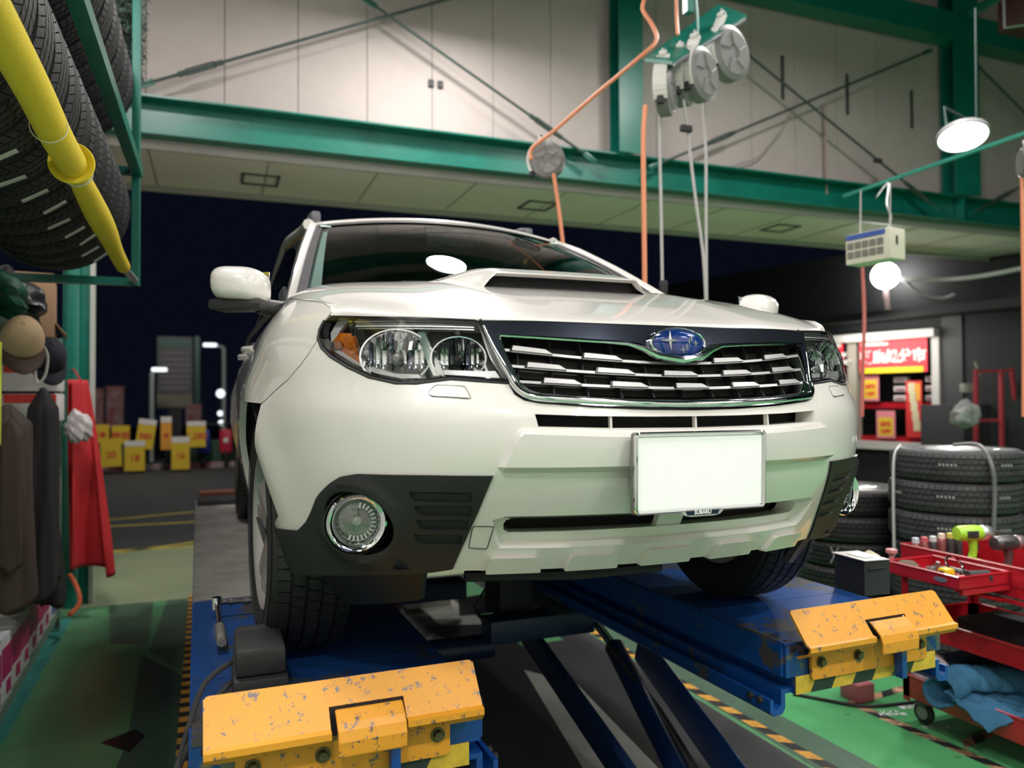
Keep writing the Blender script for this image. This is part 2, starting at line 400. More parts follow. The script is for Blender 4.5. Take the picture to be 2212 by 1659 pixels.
patch('bumper_backing', GR[0], darkvoid, car, .05, off=-.06, thick=0); patch('bumper_backing', GR[1], darkvoid, car, .05, off=-.10, thick=0)
for u in (-.205, 0, .205): patch('slot_bar', [(u-.0022, .640), (u+.0022, .640), (u+.0022, .682), (u-.0022, .682)], paint, car, .02, off=-.004, thick=.012)
patch('center_bracket', [(-.035, .408), (.035, .408), (.035, .458), (-.035, .458)], paint, car, .02, off=-.036, thick=.02)
for k in range(5):
    u = (k-2)*.2065; w1, w2 = .058, .070
    patch('skid_pad', rnd([(u-w1, .362), (u+w1, .362), (u+w2, .328), (u+w2, .322), (u-w2, .322), (u-w2, .328)], .008), paint, car, .02, off=.016 if k != 2 else .016, thick=.02, feats=())
hls = mat('headlamp_silver', (.80, .80, .80), .38, .45, 1.)
for s in (-1, 1):
    P_ = (lambda L: L) if s > 0 else mir
    # headlight washer cover, towing eye cover
    strip('washer_seam', P_(rnd([(.504, .711), (.522, .7385), (.590, .7415), (.603, .724), (.593, .7165)], .007)), mat('seam_shadow', (.10, .095, .09), .7), car, .0009, .0003, True)
    patch('washer_cover', P_(rnd([(.508, .7135), (.524, .736), (.588, .739), (.600, .724), (.592, .7195)], .007)), paint, car, .01, off=.0045, thick=.0055)
    # black lower corner with ribs and fog lamp pod
    clad = CL_TOP+CL_IN+[(.626, .326), (.793, .315), (.95, .298), (1.095, .278), (1.135, .31), (1.168, .345)]
    pod = [(.79+.118*math.cos(a)*(1.0 if math.cos(a) > 0 else 1.0), .437+.088*math.sin(a)) for a in np.linspace(0, 2*PI, 28, endpoint=False)]
    pod = [(p[0]-(.018 if p[0] < .79 else 0), p[1]) for p in pod]
    hole = [(.800+(.086 if math.cos(a) > 0 else .108)*math.cos(a), .437+.073*math.sin(a)) for a in np.linspace(0, 2*PI, 34, endpoint=False)]
    patch('fog_pod_backing', P_([(.69, .36), (.91, .36), (.91, .515), (.69, .515)]), blackp, car, .03, off=-.095, thick=0)
    ribs = []
    for zz, ua, ub in ((.505, .508, .645), (.474, .510, .638), (.442, .520, .640), (.408, .538, .652)):
        ribs.append((P_(rnd([(ua, zz-.0125), (ua-.004, zz+.0105), (ub, zz+.0105), (ub-.006, zz-.0125)], .004)), .004, -.009))
    def podoff(v, s=s):
        rr = np.hypot((np.abs(v[:, 0])-.795)/1.25, v[:, 1]-.437); return .010*np.exp(-((rr-.088)/.016)**2)
    cl = patch('bumper_corner_cladding', P_(clad), blackp, car, .015, holes=[P_(hole)], feats=ribs, off=.006, thick=.03, hthick=.03, offfn=podoff)
    # fog lamp: bowl, chrome ring, lens
    c0 = S(s*.806, .438, -.008); nrm = (Vector((s*.16, -1, 0))).normalized(); t1 = Vector((-nrm.y*s, nrm.x*s, 0)); t1 = Vector((0, 0, 1)).cross(nrm).normalized(); up = nrm.cross(t1)*1.0
    M = frame(c0, t1, Vector((0, 0, 1)), nrm)
    b = MB(); b.lathe([(.073, .004), (.071, .006), (.0665, .0), (.066, -.03)], 40, M); b.build('fog_bezel', blackp, car)
    fl = MB().lathe([(.0665, .0), (.066, .012), (.062, .016), (.054, .012), (.048, .002), (.046, -.012)], 40, M).build('fog_lamp', chrome, car)
    b = MB(); b.lathe([(.046, -.008), (.040, -.024), (.026, -.042), (.010, -.05), (.0, -.05)], 24, M)
    b.build('reflector', reflector, fl, smooth=False)
    b = MB()
    for k in range(15):
        a = 2*PI*k/26-2.0; Mk = M @ RZ(a); b.box((.0375, 0, -.013), (.012, .0035, .014), Mk)
    b.build('reflector_flute', reflector, fl, smooth=False)
    MB().lathe([(0, -.018), (.009, -.019), (.012, -.028), (.010, -.05)], 16, M).build('bulb_shield', steel, fl)
    MB().lathe([(0, .004), (.02, .003), (.04, -.002), (.047, -.006)], 32, M).build('lens', lens, fl)
    # towing eye / square cover seam
    q = [(.459, .437), (.508, .438), (.523, .386), (.478, .383)]
    if s < 0: strip('tow_eye_cover_seam', [(s*a, z) for a, z in rnd(q, .006)], blackt, car, .0011, .0005, True)
    # air dam under the corner
    patch('air_dam', P_([(.66, .332), (.72, .24), (.99, .205), (1.035, .225), (1.06, .29), (.9, .33)]), blackp, car, .03, off=-.03, thick=.02, offfn=lambda v: -.25*(.33-v[:, 1]))
    # headlight
    hl_s = P_([(-x, z) for x, z in HL]) if s > 0 else HL
    L0 = inset(hl_s, .005)
    frame_ = patch('headlight', hl_s, glossblack, car, .02, holes=[inset(hl_s, .0045)], off=-.001, thick=.03)
    h = frame_
    patch('lens', L0, lens, h, .016, off=.001, thick=.0)
    back = patch('housing', inset(hl_s, .003), mat('smoked_chrome', (.50, .50, .50), .30, .75), h, .03, off=-.085, thick=-.075, sharp=25)
    def onskin(u, z, off, n_s=1.):
        p = S(s*u, z, off); e = .01; tu = (S(s*u+e, z, off)-p); tz = S(s*u, z+e, off)-p; n = tu.cross(tz).normalized()
        if n.y > 0: n = -n
        n = (n*.45+Vector((s*.12, -1, .0))*.55).normalized(); x = Vector((0, 0, 1)).cross(n).normalized(); return frame(p, x, n.cross(x).normalized()*1., n)
    def bowl(u, z, r, ez, dep, nf):
        M = onskin(u, z, -.030) @ Matrix.Diagonal((1, ez, 1, 1)); b = MB()
        pr = [(r, .004), (r*.97, -.002), (r*.80, -dep*.30), (r*.60, -dep*.58), (r*.38, -dep*.82), (r*.16, -dep), (0, -dep)]
        b.lathe(pr, nf, M); o = b.build('reflector_bowl', reflector, h, smooth=False)
        b = MB(); b.lathe([(r*1.03, .0), (r*1.03, .006), (r*.98, .006), (r*.97, -.01)], 40, M); b.build('bowl_rim', chrome, h)
        w_ = r*1.7/9
        for k in range(9):
            x = -r*.85+w_*(k+.5); hh = math.sqrt(max(0, (r*.93)**2-x*x)); b = MB()
            vs = []
            for j in range(9):
                y = hh-(hh*(1.15 if abs(x) < r*.3 else 1.75))*j/8; q = min(1, math.hypot(x, y)/r); zb = -dep*(1-q*q)*.72-.004
                for i in range(5): an = PI*i/4; vs.append((x-w_*.46*math.cos(an), y, zb+w_*.38*math.sin(an)))
            b.add(vs, [(j*5+i, j*5+i+1, (j+1)*5+i+1, (j+1)*5+i) for j in range(8) for i in range(4)], M); b.build('bowl_flute', reflector if k % 3 else chrome_sky, h)
        b = MB(); b.lathe([(0, -dep+.052), (.008, -dep+.05), (.0135, -dep+.04), (.0145, -dep+.024), (.011, -dep), (.011, -dep-.01)], 18, M @ Matrix.Diagonal((1, 1/ez, 1, 1))); b.build('bulb_cap', glossblack if u < .6 else steel, h)
        return o
    bowl(.712, .806, .078, .78, .055, 18)
    bowl(.548, .800, .060, .80, .045, 14)
    # vertical facets behind the outer bowl's glass
    for k in range(9):
        uu_ = .655+k*.014; patch('reflector_facet', P_([(uu_, .822), (uu_+.010, .822), (uu_+.010, .858), (uu_, .858)]), glossblack if k % 2 else chrome, h, .03, off=-.048+.006*(k % 2), thick=.006)
    # amber turn signal, bright dividers, top louvre strips
    am = patch('turn_signal', P_([(.902, .852), (.888, .866), (.842, .863), (.795, .795), (.784, .777), (.838, .785), (.872, .803), (.895, .825)]), amber, h, .02, off=-.022, thick=.01)
    Mb = onskin(.872, .836, -.012); MB().lathe([(0, .004), (.009, .002), (.012, -.004)], 16, Mb).build('signal_bulb', mat('amber_dark', (.30, .09, .01), .2), h)
    patch('divider', P_([(.862, .899), (.850, .899), (.758, .765), (.768, .766)]), chrome, h, .02, off=-.010, thick=.03)
    patch('side_reflector', P_([(.925, .868), (.915, .895), (.872, .897), (.893, .872), (.905, .85), (.915, .845)]), hls, h, .02, off=-.025, thick=.01)
    patch('divider', P_([(.672, .876), (.655, .878), (.578, .764), (.606, .762), (.625, .790)]), reflector, h, .015, off=-.028, thick=.03)
    for k in range(4): patch('louvre', P_([(.84-k*.004, .891-.0055*k), (.51, .882-.0052*k), (.508, .879-.0052*k), (.838-k*.004, .888-.0055*k)]), hls if k % 2 == 0 else silver, h, .03, off=-.012-.004*(k % 2), thick=.006)
    patch('inner_bezel', P_([(.500, .878), (.468, .80), (.438, .757), (.424, .752), (.488, .876)]), hls, h, .015, off=-.02, thick=.02)
    patch('inner_bezel', P_([(.60, .766), (.50, .760), (.44, .756), (.455, .772), (.50, .772), (.58, .775)]), hls, h, .015, off=-.03, thick=.02)
    patch('lower_bezel', P_([(.885, .822), (.82, .793), (.75, .769), (.68, .757), (.63, .757), (.64, .765), (.70, .768), (.80, .792), (.875, .826)]), hls, h, .015, off=-.016, thick=.03)
    b = MB(); b.lathe([(0, .003), (.006, .003), (.009, 0), (.009, -.004)], 12, onskin(.555, .862, -.03)); b.build('adjuster_screw', steel, h)
    # seal under the headlight
    strip('headlight_seal', [(s*-x, z) for x, z in inset(HL, -.0035)][4:], blackt, car, .0035, -.001)
# grille
g = patch('grille_surround', sym(GOUT), chrome, car, .014, holes=[inset(sym(GIN), -.0)], feats=[], off=.010, thick=.03, hthick=.035,
          sharp=70)
ringL = [(.484, .872), (.462, .828), (.440, .790), (.420, .757), (.409, .739), (.398, .727), (.380, .7175), (.355, .7125), (.30, .7085), (.24, .7045), (.12, .6995), (0, .6975)]
rp = cr([S(u, z, .008) for u, z in ringL+[(-u, z) for u, z in ringL[-2::-1]]], 4); nR = len(rp)
MB().tube(rp, [.0035+.0050*sstep(0, .12, min(i, nR-1-i)/nR) for i in range(nR)], 14).build('grille_lower_chrome', chrome, car, sharp=80)
TOPB = [(.0, .8755), (.2, .877), (.36, .880), (.482, .8805), (.452, .855), (.355, .850), (.216, .843), (.14, .839), (.10, .838), (.085, .845), (.05, .868), (0, .8745)]
TOPB = [(.0, .8765), (.2, .878), (.36, .8805), (.484, .8812), (.453, .853), (.355, .849), (.216, .843), (.14, .840), (.095, .835), (.075, .822), (.055, .815), (.03, .806), (0, .8015)]
patch('grille_upper_bar', sym(TOPB), chrome_sky, car, .014, off=.0135, thick=.006)
for s in (-1, 1):
    P_ = (lambda L: L) if s > 0 else mir
    patch('grille_side_bar', P_([(.484, .8812), (.453, .853), (.407, .745), (.398, .737), (.409, .733), (.428, .765)]), chrome_sky, car, .014, off=.0125, thick=.004)
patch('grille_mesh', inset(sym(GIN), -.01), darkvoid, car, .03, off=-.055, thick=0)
def slat(zf, wid):
    U = np.linspace(-wid, wid, 60); tp = []
    return [(u, zf(u)) for u in U]
slatm = mat('slat_silver', (.36, .355, .35), .42, .6)
for k, (zc, zs, wid) in enumerate(((.790, .818, .432), (.761, .782, .418), (.733, .748, .400))):
    zf = lambda u, zc=zc, zs=zs, wid=wid: zc+(zs-zc)*(abs(u)/wid)**1.7
    U = list(np.linspace(-wid, wid, 61))
    sl = patch('grille_slat', [(u, zf(u)+.0028) for u in U]+[(u, zf(u)-.0028) for u in U[::-1]], slatm, car, .03, off=.0, thick=.03)
    n = 5; tw = 2*wid/n
    for i in range(n):
        if k == 0 and i == 2: continue
        a = -wid+tw*(i+.22+.12*(k-1)); bb = a+tw*.56
        tp = [(a, zf(a)+.001), (a+.003, zf(a)+.0115), (bb-.018, zf(bb-.018)+.0105), (bb, zf(bb)+.001)]
        patch('slat_tooth', dens(tp, .03), slatm, sl, .03, off=.004, thick=.02)
        patch('slat_tooth_side', [(a-.006, zf(a)+.0), (a-.001, zf(a)+.0115), (a+.003, zf(a)+.0115), (a, zf(a))], glossblack, sl, .03, off=.003, thick=.02)
for i in range(11):
    u = -.40+i*.08
    patch('grille_fin', [(u-.0015, .712), (u+.0015, .712), (u+.0015, .838), (u-.0015, .838)] if abs(u) > .09 else [(u-.0015, .712), (u+.0015, .712), (u+.0015, .80), (u-.0015, .80)], blackt, car, .05, off=-.02, thick=.03)
for zc in (.824, .800, .771, .745, .721):
    U = list(np.linspace(-.41, .41, 31)); zf = lambda u: zc+.022*(abs(u)/.43)**1.7*(1 if zc > .73 else .6)
    if zc < .81: patch('grille_panel', [(u, zf(u)+.010) for u in U]+[(u, zf(u)-.008) for u in U[::-1]], mat('grey_radiator', (.045, .044, .042), .55), car, .04, off=-.045, thick=.003)
# chrome lip above the opening and emblem wings
lipl = [(x, z+.001) for x, z in GIN[:8]]; lip = [(-x, z) for x, z in lipl[::-1]]+lipl[1:]
strip('grille_chrome_lip', lip, chrome, car, .0035, .0165)
# emblem: raised chrome ring, blue oval, six stars
Me = frame(S(0, .8345, .020), (1, 0, 0), Vector((0, .55, 1)).normalized(), Vector((0, -1, .55)).normalized()); Me = frame(S(0, .837, .0215), (1, 0, 0), (0, .12, .993), (0, -.993, .12))
EA, EB = .0695, .0325
em = MB().lathe([(1.10, -.010), (1.08, .004), (1.03, .0065), (.98, .0045), (.97, .0)], 56, Me @ Matrix.Diagonal((EA, EB, 1, 1))).build('emblem', chrome, car)
blu = mat('emblem_blue', (.006, .045, .26), .08, .3, 1., c2=(.003, .012, .10), vscale=18)
MB().lathe([(0, .006), (.5, .0055), (.85, .0035), (.99, .001)], 56, Me @ Matrix.Diagonal((EA, EB, 1, 1))).build('emblem_oval', blu, em)
def star(cx, cy, a, bq):
    pts = []
    for k in range(8):
        an = PI/2*(k/2); r = 1. if k % 2 == 0 else .2
        pts.append((cx+a*r*math.cos(an), cy+bq*r*math.sin(an)))
    b = MB(); n = 8; vs = [(x, y, .0055) for x, y in pts]+[(cx, cy, .0095)]
    b.add(vs, [(i, (i+1) % n, n) for i in range(n)]+[list(range(n))[::-1]], Me); return b
star(-.0215, .0045, .031, .0235).build('large_star', silver, em, smooth=False)
for cx, cy in ((.028, .003), (.045, -.001), (.021, -.009), (.034, .012), (.010, -.017)):
    q = star(cx, cy, .0125, .0095); q.build('small_star', silver, em, smooth=False)
# chrome wing under the emblem
b = MB(); wl = [(-.20, .836), (-.13, .832), (-.095, .822), (-.06, .806), (0, .797), (.06, .806), (.095, .822), (.13, .832), (.20, .836)]
b.tube([S(u, z, .018) for u, z in wl], [.002, .004, .007, .009, .0095, .009, .007, .004, .002], 8); b.build('emblem_wing', chrome, car)
# licence plate: blank white plate in a chrome frame
PY, PZ, PW, PH = -.016, .5545, .1605, .0805
Mp = frame((-.016, PY, PZ), (1, 0, 0), (0, -.03, 1), (0, -1, -.03))
pl = MB(); o2 = rnd([(-PW-.005, -PH-.005), (PW+.005, -PH-.005), (PW+.005, PH+.004), (-PW-.005, PH+.004)], .008)
pl.prism(o2, -.012, .0, Mp); plate = pl.build('licence_plate', steel, car)
MB().prism(rnd([(-PW, -PH), (PW, -PH), (PW, PH), (-PW, PH)], .006), .0, .0022, Mp).build('plate_face', mat('blank_plate_white', (1., 1., 1.), .6, spec=.2), plate, smooth=False)
pf = MB(); loop = rnd([(-PW-.001, -PH-.001), (PW+.001, -PH-.001), (PW+.001, PH+.001), (-PW-.001, PH+.001)], .009, 5)
pf.tube([(x, y, .003) for x, y in loop], .0048, 8, M=Mp, closed=True); pf.build('plate_frame', chrome, plate)
nb = MB(); nb.prism([(-.060, -.0795), (.060, -.0795), (.044, -.0925), (.03, -.0955), (-.03, -.0955), (-.044, -.0925)], .0, .0065, Mp); nb.build('frame_name_tab', chrome, plate, smooth=False)
MB().prism([(-.044, -.0805), (.044, -.0805), (.038, -.0925), (-.038, -.0925)], .006, .0075, Mp).build('frame_name_field', mat('navy', (.006, .01, .03), .2), plate, smooth=False)
text_mesh('SUBARU', .0115, white, plate, M=Mp @ T(0, -.0868, .0079), bold=.0003)
patch('plate_mount', [(-.15, .50), (.15, .50), (.15, .62), (-.15, .62)], blackt, car, .05, off=.0, thick=.0) if False else None

# --- hood
UH0, UH1 = .915, u_at_y(1.13)
def zsh(u): return np.interp(u, [.91, .925, .973, 1.068, 1.29, 1.50], [.912, .930, .947, .960, .990, 1.003])-.004
def hside(t):
    u = UH0+(UH1-UH0)*t; return S(u-.004, float(zsh(u))+.004, .002)
def ZR(a): return 1.078+.022*(1-abs(a)**2)
def lead(a):
    u = abs(a)*UH0; z = .8825+.0285*abs(a)**2.2; q = S(u, z); return Vector((q.x, q.y, z))
def hood_pt(a, t):
    A = abs(a); L = lead(a); sdp = hside(t); s0_ = hside(0)
    x = L.x*(sdp.x/s0_.x); yr = 1.13; g = 1-(1-t)**1.55
    zc = L.z+(ZR(a)-L.z)*g; yc = L.y+(yr-L.y)*t
    k = A**9; e = max(0., 1-t/.09)
    y = yc*(1-k)+sdp.y*k-.010*(1-e*e)*(1-t)*(1-k); z = zc*(1-k)+sdp.z*k
    z += .009*math.exp(-((x-.32-.08*t)/.08)**2)*min(1, t*2.5)*(1-.6*t)
    return Vector((math.copysign(x, a) if a else 0., y+.006, z))
NA, NT = 64, 40
b = MB(); vs = []
ts = [0, .006, .015, .03]+list(np.linspace(.055, 1, NT-4))
for t in ts:
    for i in range(NA+1):
        a = -1+2*i/NA; p = hood_pt(a, t)
        if t == 0: p.z -= .010; p.y += .002
        elif t < .01: p.z -= .0025; p.y -= .002
        vs.append(p)
n = NA+1
fs = [(j*n+i, j*n+i+1, (j+1)*n+i+1, (j+1)*n+i) for j in range(len(ts)-1) for i in range(NA)]
# turned-down lip all round
rim = [i for i in range(n)]+[j*n+NA for j in range(1, len(ts))]+[(len(ts)-1)*n+i for i in range(NA-1, -1, -1)]+[j*n for j in range(len(ts)-2, 0, -1)]
k0 = len(vs)
for r in rim:
    p = vs[r]; vs.append(Vector((p.x*.985, p.y+(.03 if r < n else 0), p.z-.02)))
fs += [(rim[i], rim[(i+1) % len(rim)], k0+(i+1) % len(rim), k0+i) for i in range(len(rim))]
b.add(vs, fs); b.build('hood', paint, car, sharp=50)
def hood_z(x, y):
    a = max(-1, min(1, x/.77)); L = lead(a); t = max(0, min(1, (y-L.y)/(1.13-L.y))); x1 = hood_pt(a, t).x or 1e-9; a = max(-1, min(1, a*x/x1 if x else 0)); L = lead(a); t = max(0, min(1, (y-L.y)/(1.13-L.y))); return hood_pt(a, t).z
# scoop shell
def sstep(a, b_, x):
    t = max(0., min(1., (x-a)/(b_-a))); return t*t*(3-2*t)
def scoop_pt(s, t):
    x = s*(.39+.012*t); y = .665+.44*t+.03*sstep(.15, .32, abs(s)*.39)*(1-t)+.05*(s*s)*(1-t)*0
    k_ = sstep(0, .35, t); prof = 1-sstep(.225-.035*k_, .282+.115*k_, abs(x)); h = .047*(1-.15*t)*(1-sstep(.5, 1.0, t))
    z = hood_z(x, y)-.004+(h+.008*sstep(0, .25, t)+.004)*prof
    return Vector((x, y, z))
b = MB(); NS, NTT = 44, 22; vs = []
for j in range(NTT+1):
    for i in range(NS+1): vs.append(scoop_pt(-1+2*i/NS, j/NTT))
n = NS+1; fs = [(j*n+i, j*n+i+1, (j+1)*n+i+1, (j+1)*n+i) for j in range(NTT) for i in range(NS)]
# cheeks that close the flanks ahead of the crest line, and the thin upper lip
k0 = len(vs)
for i in range(NS+1):
    s_ = -1+2*i/NS; p = scoop_pt(s_, 0); x = abs(p.x)
    if x < 9: vs.append(Vector((p.x, p.y-.010*(x < .28), p.z-.006*(x < .28))))
    else:
        f = sstep(.232, .275, x); yq = p.y-.012-.085*f*(1-.7*sstep(.27, .38, x)); vs.append(Vector((p.x, yq, (hood_z(p.x, yq)-.003)*f+(p.z-.006)*(1-f))))
fs += [(i, k0+i, k0+i+1, i+1) for i in range(NS)]
k1 = len(vs)
for i in range(NS+1):
    s_ = -1+2*i/NS; q = vs[k0+i]; x = abs(q.x); vs.append(Vector((q.x, q.y+(.03 if x < .25 else .0), q.z-(.004 if x < .25 else .004))))
fs += [(k0+i, k1+i, k1+i+1, k0+i+1) for i in range(NS)]
b.add(vs, fs); b.build('hood_scoop', paint, car, sharp=40)
b = MB(); vs = []
for i in range(21):
    x = -.262+.524*i/20; q_ = scoop_pt(x/.39, .09); vs += [(x, q_.y-.012, hood_z(x, q_.y)-.004), (x, q_.y, max(hood_z(x, q_.y)-.004, q_.z-.004))]
b.add(vs, [(2*i, 2*i+2, 2*i+3, 2*i+1) for i in range(20)]); b.build('scoop_dark', darkvoid, car, smooth=False)  # black sheet standing in for the dark inside of the scoop
# --- fenders, doors, rear quarter, sills
u12 = u_at_y(1.13); uD = u_at_y(1.33); uB = u_at_y(2.42); uC = u_at_y(3.30); uE = u_at_y(4.2)
for s in (-1, 1):
    P_ = (lambda L: L) if s > 0 else mir
    top = [(u, zsh(u)) for u in (.918, .925, .95, .98, 1.02, 1.068, 1.15, 1.25, 1.35, u12)]+[(uD-.004, 1.015)]
    aft = arch(UW, 77, 172, 20)
    ft = top+[(uD-.004, .30), (aft[-1][0]+.0, .30)]+[p for p in aft[::-1]]+[(SPLIT[-1][0]+.004, SPLIT[-1][1]+.003)]+[(u+.002, z+.003) for u, z in SPLIT[::-1]]+[(.938, .875), (.933, .895)]
    patch('front_fender', P_(ft), paint, car, .035, thick=.02)
    patch('front_door', P_([(uD, .36), (uD, 1.015), (uB-.004, 1.03), (uB-.004, .36)]), paint, car, .06, thick=.02)
    patch('rear_door', P_([(uB, .36), (uB, 1.03), (uC-.004, 1.05), (uC-.004, .62), (uC-.15, .36)]), paint, car, .06, thick=.02)
    ar = arch(UR, 12, 178, 24)
    patch('rear_quarter_panel', P_([(uC, 1.05), (uE, 1.08), (uE, .4), (ar[-1][0]+.03, .36)]+ar[::-1][:-3]+[(uC, .65)]), paint, car, .06, thick=.02)
    patch('side_sill', P_([(uD-.35, .20), (uD-.30, .345), (uC-.10, .345), (uC-.10, .20)]), blackp, car, .08, off=.004, thick=.02)
    for uc in (UW, UR):
        b = MB()
        for k in range(2): b.tube([], .01) if False else None
        M = frame((s*.62, np.interp(uc, UT, YT), .335), (0, 1, 0), (0, 0, 1), (s, 0, 0))
        prof = [(.405, .288), (.41, .0), (.05, -.05)]
        nn = 20; vs = []
        for k in range(nn+1):
            a = math.radians(-4+188*k/nn); us = uc+prof[0][0]*math.cos(a); xs_ = abs(Sv(us, .335+prof[0][0]*math.sin(a))[0])-.012-.62; vs += [(r*math.cos(a), r*math.sin(a), (min(.288, xs_) if q_ == 0 else h_)) for q_, (r, h_) in enumerate(prof)]
        b.add(vs, [(k*3+i, (k+1)*3+i, (k+1)*3+i+1, k*3+i+1) for k in range(nn) for i in range(2)], M)
        b.build('wheel_arch_liner', darkvoid, car)
# arch lip trims
# --- greenhouse
def belt(y): return Vector((.80+.02*sstep(1.1, 1.6, y)-.03*sstep(2.6, 4.2, y), y, 1.0+.055*sstep(1.0, 4.0, y)))
def pill(t):      # outer edge of the windshield pillar from the cowl (0) to the roof (1)
    return Vector((np.interp(t, [0, .5, .8, 1], [.790, .700, .640, .605]), np.interp(t, [0, .5, .8, 1], [1.10, 1.62, 1.92, 2.16]), np.interp(t, [0, .5, .8, 1], [1.0, 1.27, 1.415, 1.50])))
def ws(a, t):     # windshield surface
    xb, xt = .745, .572
    x = a*(xb+(xt-xb)*t); yb = 1.19-.14*(1-a*a); yt = 2.05-.07*(1-a*a)
    y = yb+(yt-yb)*t; zb = 1.045+.030*(1-a*a); zt = 1.480+.040*(1-a*a)
    z = zb+(zt-zb)*t+.022*math.sin(PI*t); return Vector((x, y, z))
def sheet(fn, na, nt, a0=-1, a1=1, t0=0, t1=1, m=None, name='', parent=None, thick=0, sharp=60):
    b = MB(); vs = [fn(a0+(a1-a0)*i/na, t0+(t1-t0)*j/nt) for j in range(nt+1) for i in range(na+1)]; n = na+1
    fs = [(j*n+i, j*n+i+1, (j+1)*n+i+1, (j+1)*n+i) for j in range(nt) for i in range(na)]; b.add(vs, fs)
    o = b.build(name, m, parent, sharp=sharp)
    if thick:
        md = o.modifiers.new('t', 'SOLIDIFY'); md.thickness = thick; md.offset = 0
    return o
wsh = sheet(ws, 28, 16, -1, 1, -.12, 1, wglass, 'windshield', car)
sheet(lambda a, t: ws(a, t)+Vector((0, -.004, .004)), 28, 2, -.99, .99, .945, 1, mat('sun_band', (.02, .03, .03), .2), 'windshield_top_band', car)
for s in (-1, 1):
    b = MB(); vs = []; N = 16
    for j in range(N+1):
        t = -.10+1.10*j/N; q = ws(s, t); q2 = ws(s*.955, t); tt = max(0, t); p = pill(tt); p = Vector((s*p.x, p.y, p.z))
        if t < 0: p = Vector((s*.79, 1.10+t*.3, 1.0+t*.6))
        inn = q+Vector((0, -.004, .006)); mid = p*.55+inn*.45+Vector((-s*-.004, -.012, .016)); out2 = p+Vector((s*.002, .05, -.012)); vs += [q2+Vector((0, -.001, .0015)), inn+Vector((0, 0, -.003)), inn+Vector((s*.004, -.002, .004)), mid, p, out2]
    f1 = [(j*6+i, j*6+i+1, (j+1)*6+i+1, (j+1)*6+i) for j in range(N) for i in range(1, 5)]
    sheet(lambda a, t, s=s: ws(s*(.955-.06*a*(1-.3*t)), .02+.93*t)+Vector((0, .012, -.012)), 2, 12, 0, 1, 0, 1, mat('inner_pillar_grey', (.42, .46, .42), .7), 'inner_pillar', car)  # pale interior trim, with the reflection along the pillar in its colour
    b.add(vs, f1); b.build('windshield_pillar', paint, car, sharp=50)
    b = MB(); b.add(vs, [(j*6, j*6+1, (j+1)*6+1, (j+1)*6) for j in range(N)]); b.build('pillar_trim', blackt, car)
def roof(a, t):
    w0 = ws(a, 1.); xt = .572+.045*sstep(0, .12, t)+.03*sstep(.1, .5, t)-.02*t; x = a*xt; y = w0.y-.008+t*2.05
    z = w0.z+.002+.018*sstep(0, .02, t)+.045*sstep(0, .40, t)*(1-abs(a)**4)+.045*sstep(0, .5, t)-.06*t*t-.03*sstep(0,.2,t)*abs(a)**8; return Vector((x, y, z))
sheet(roof, 24, 60, m=paint, name='roof_panel', parent=car, thick=.004)
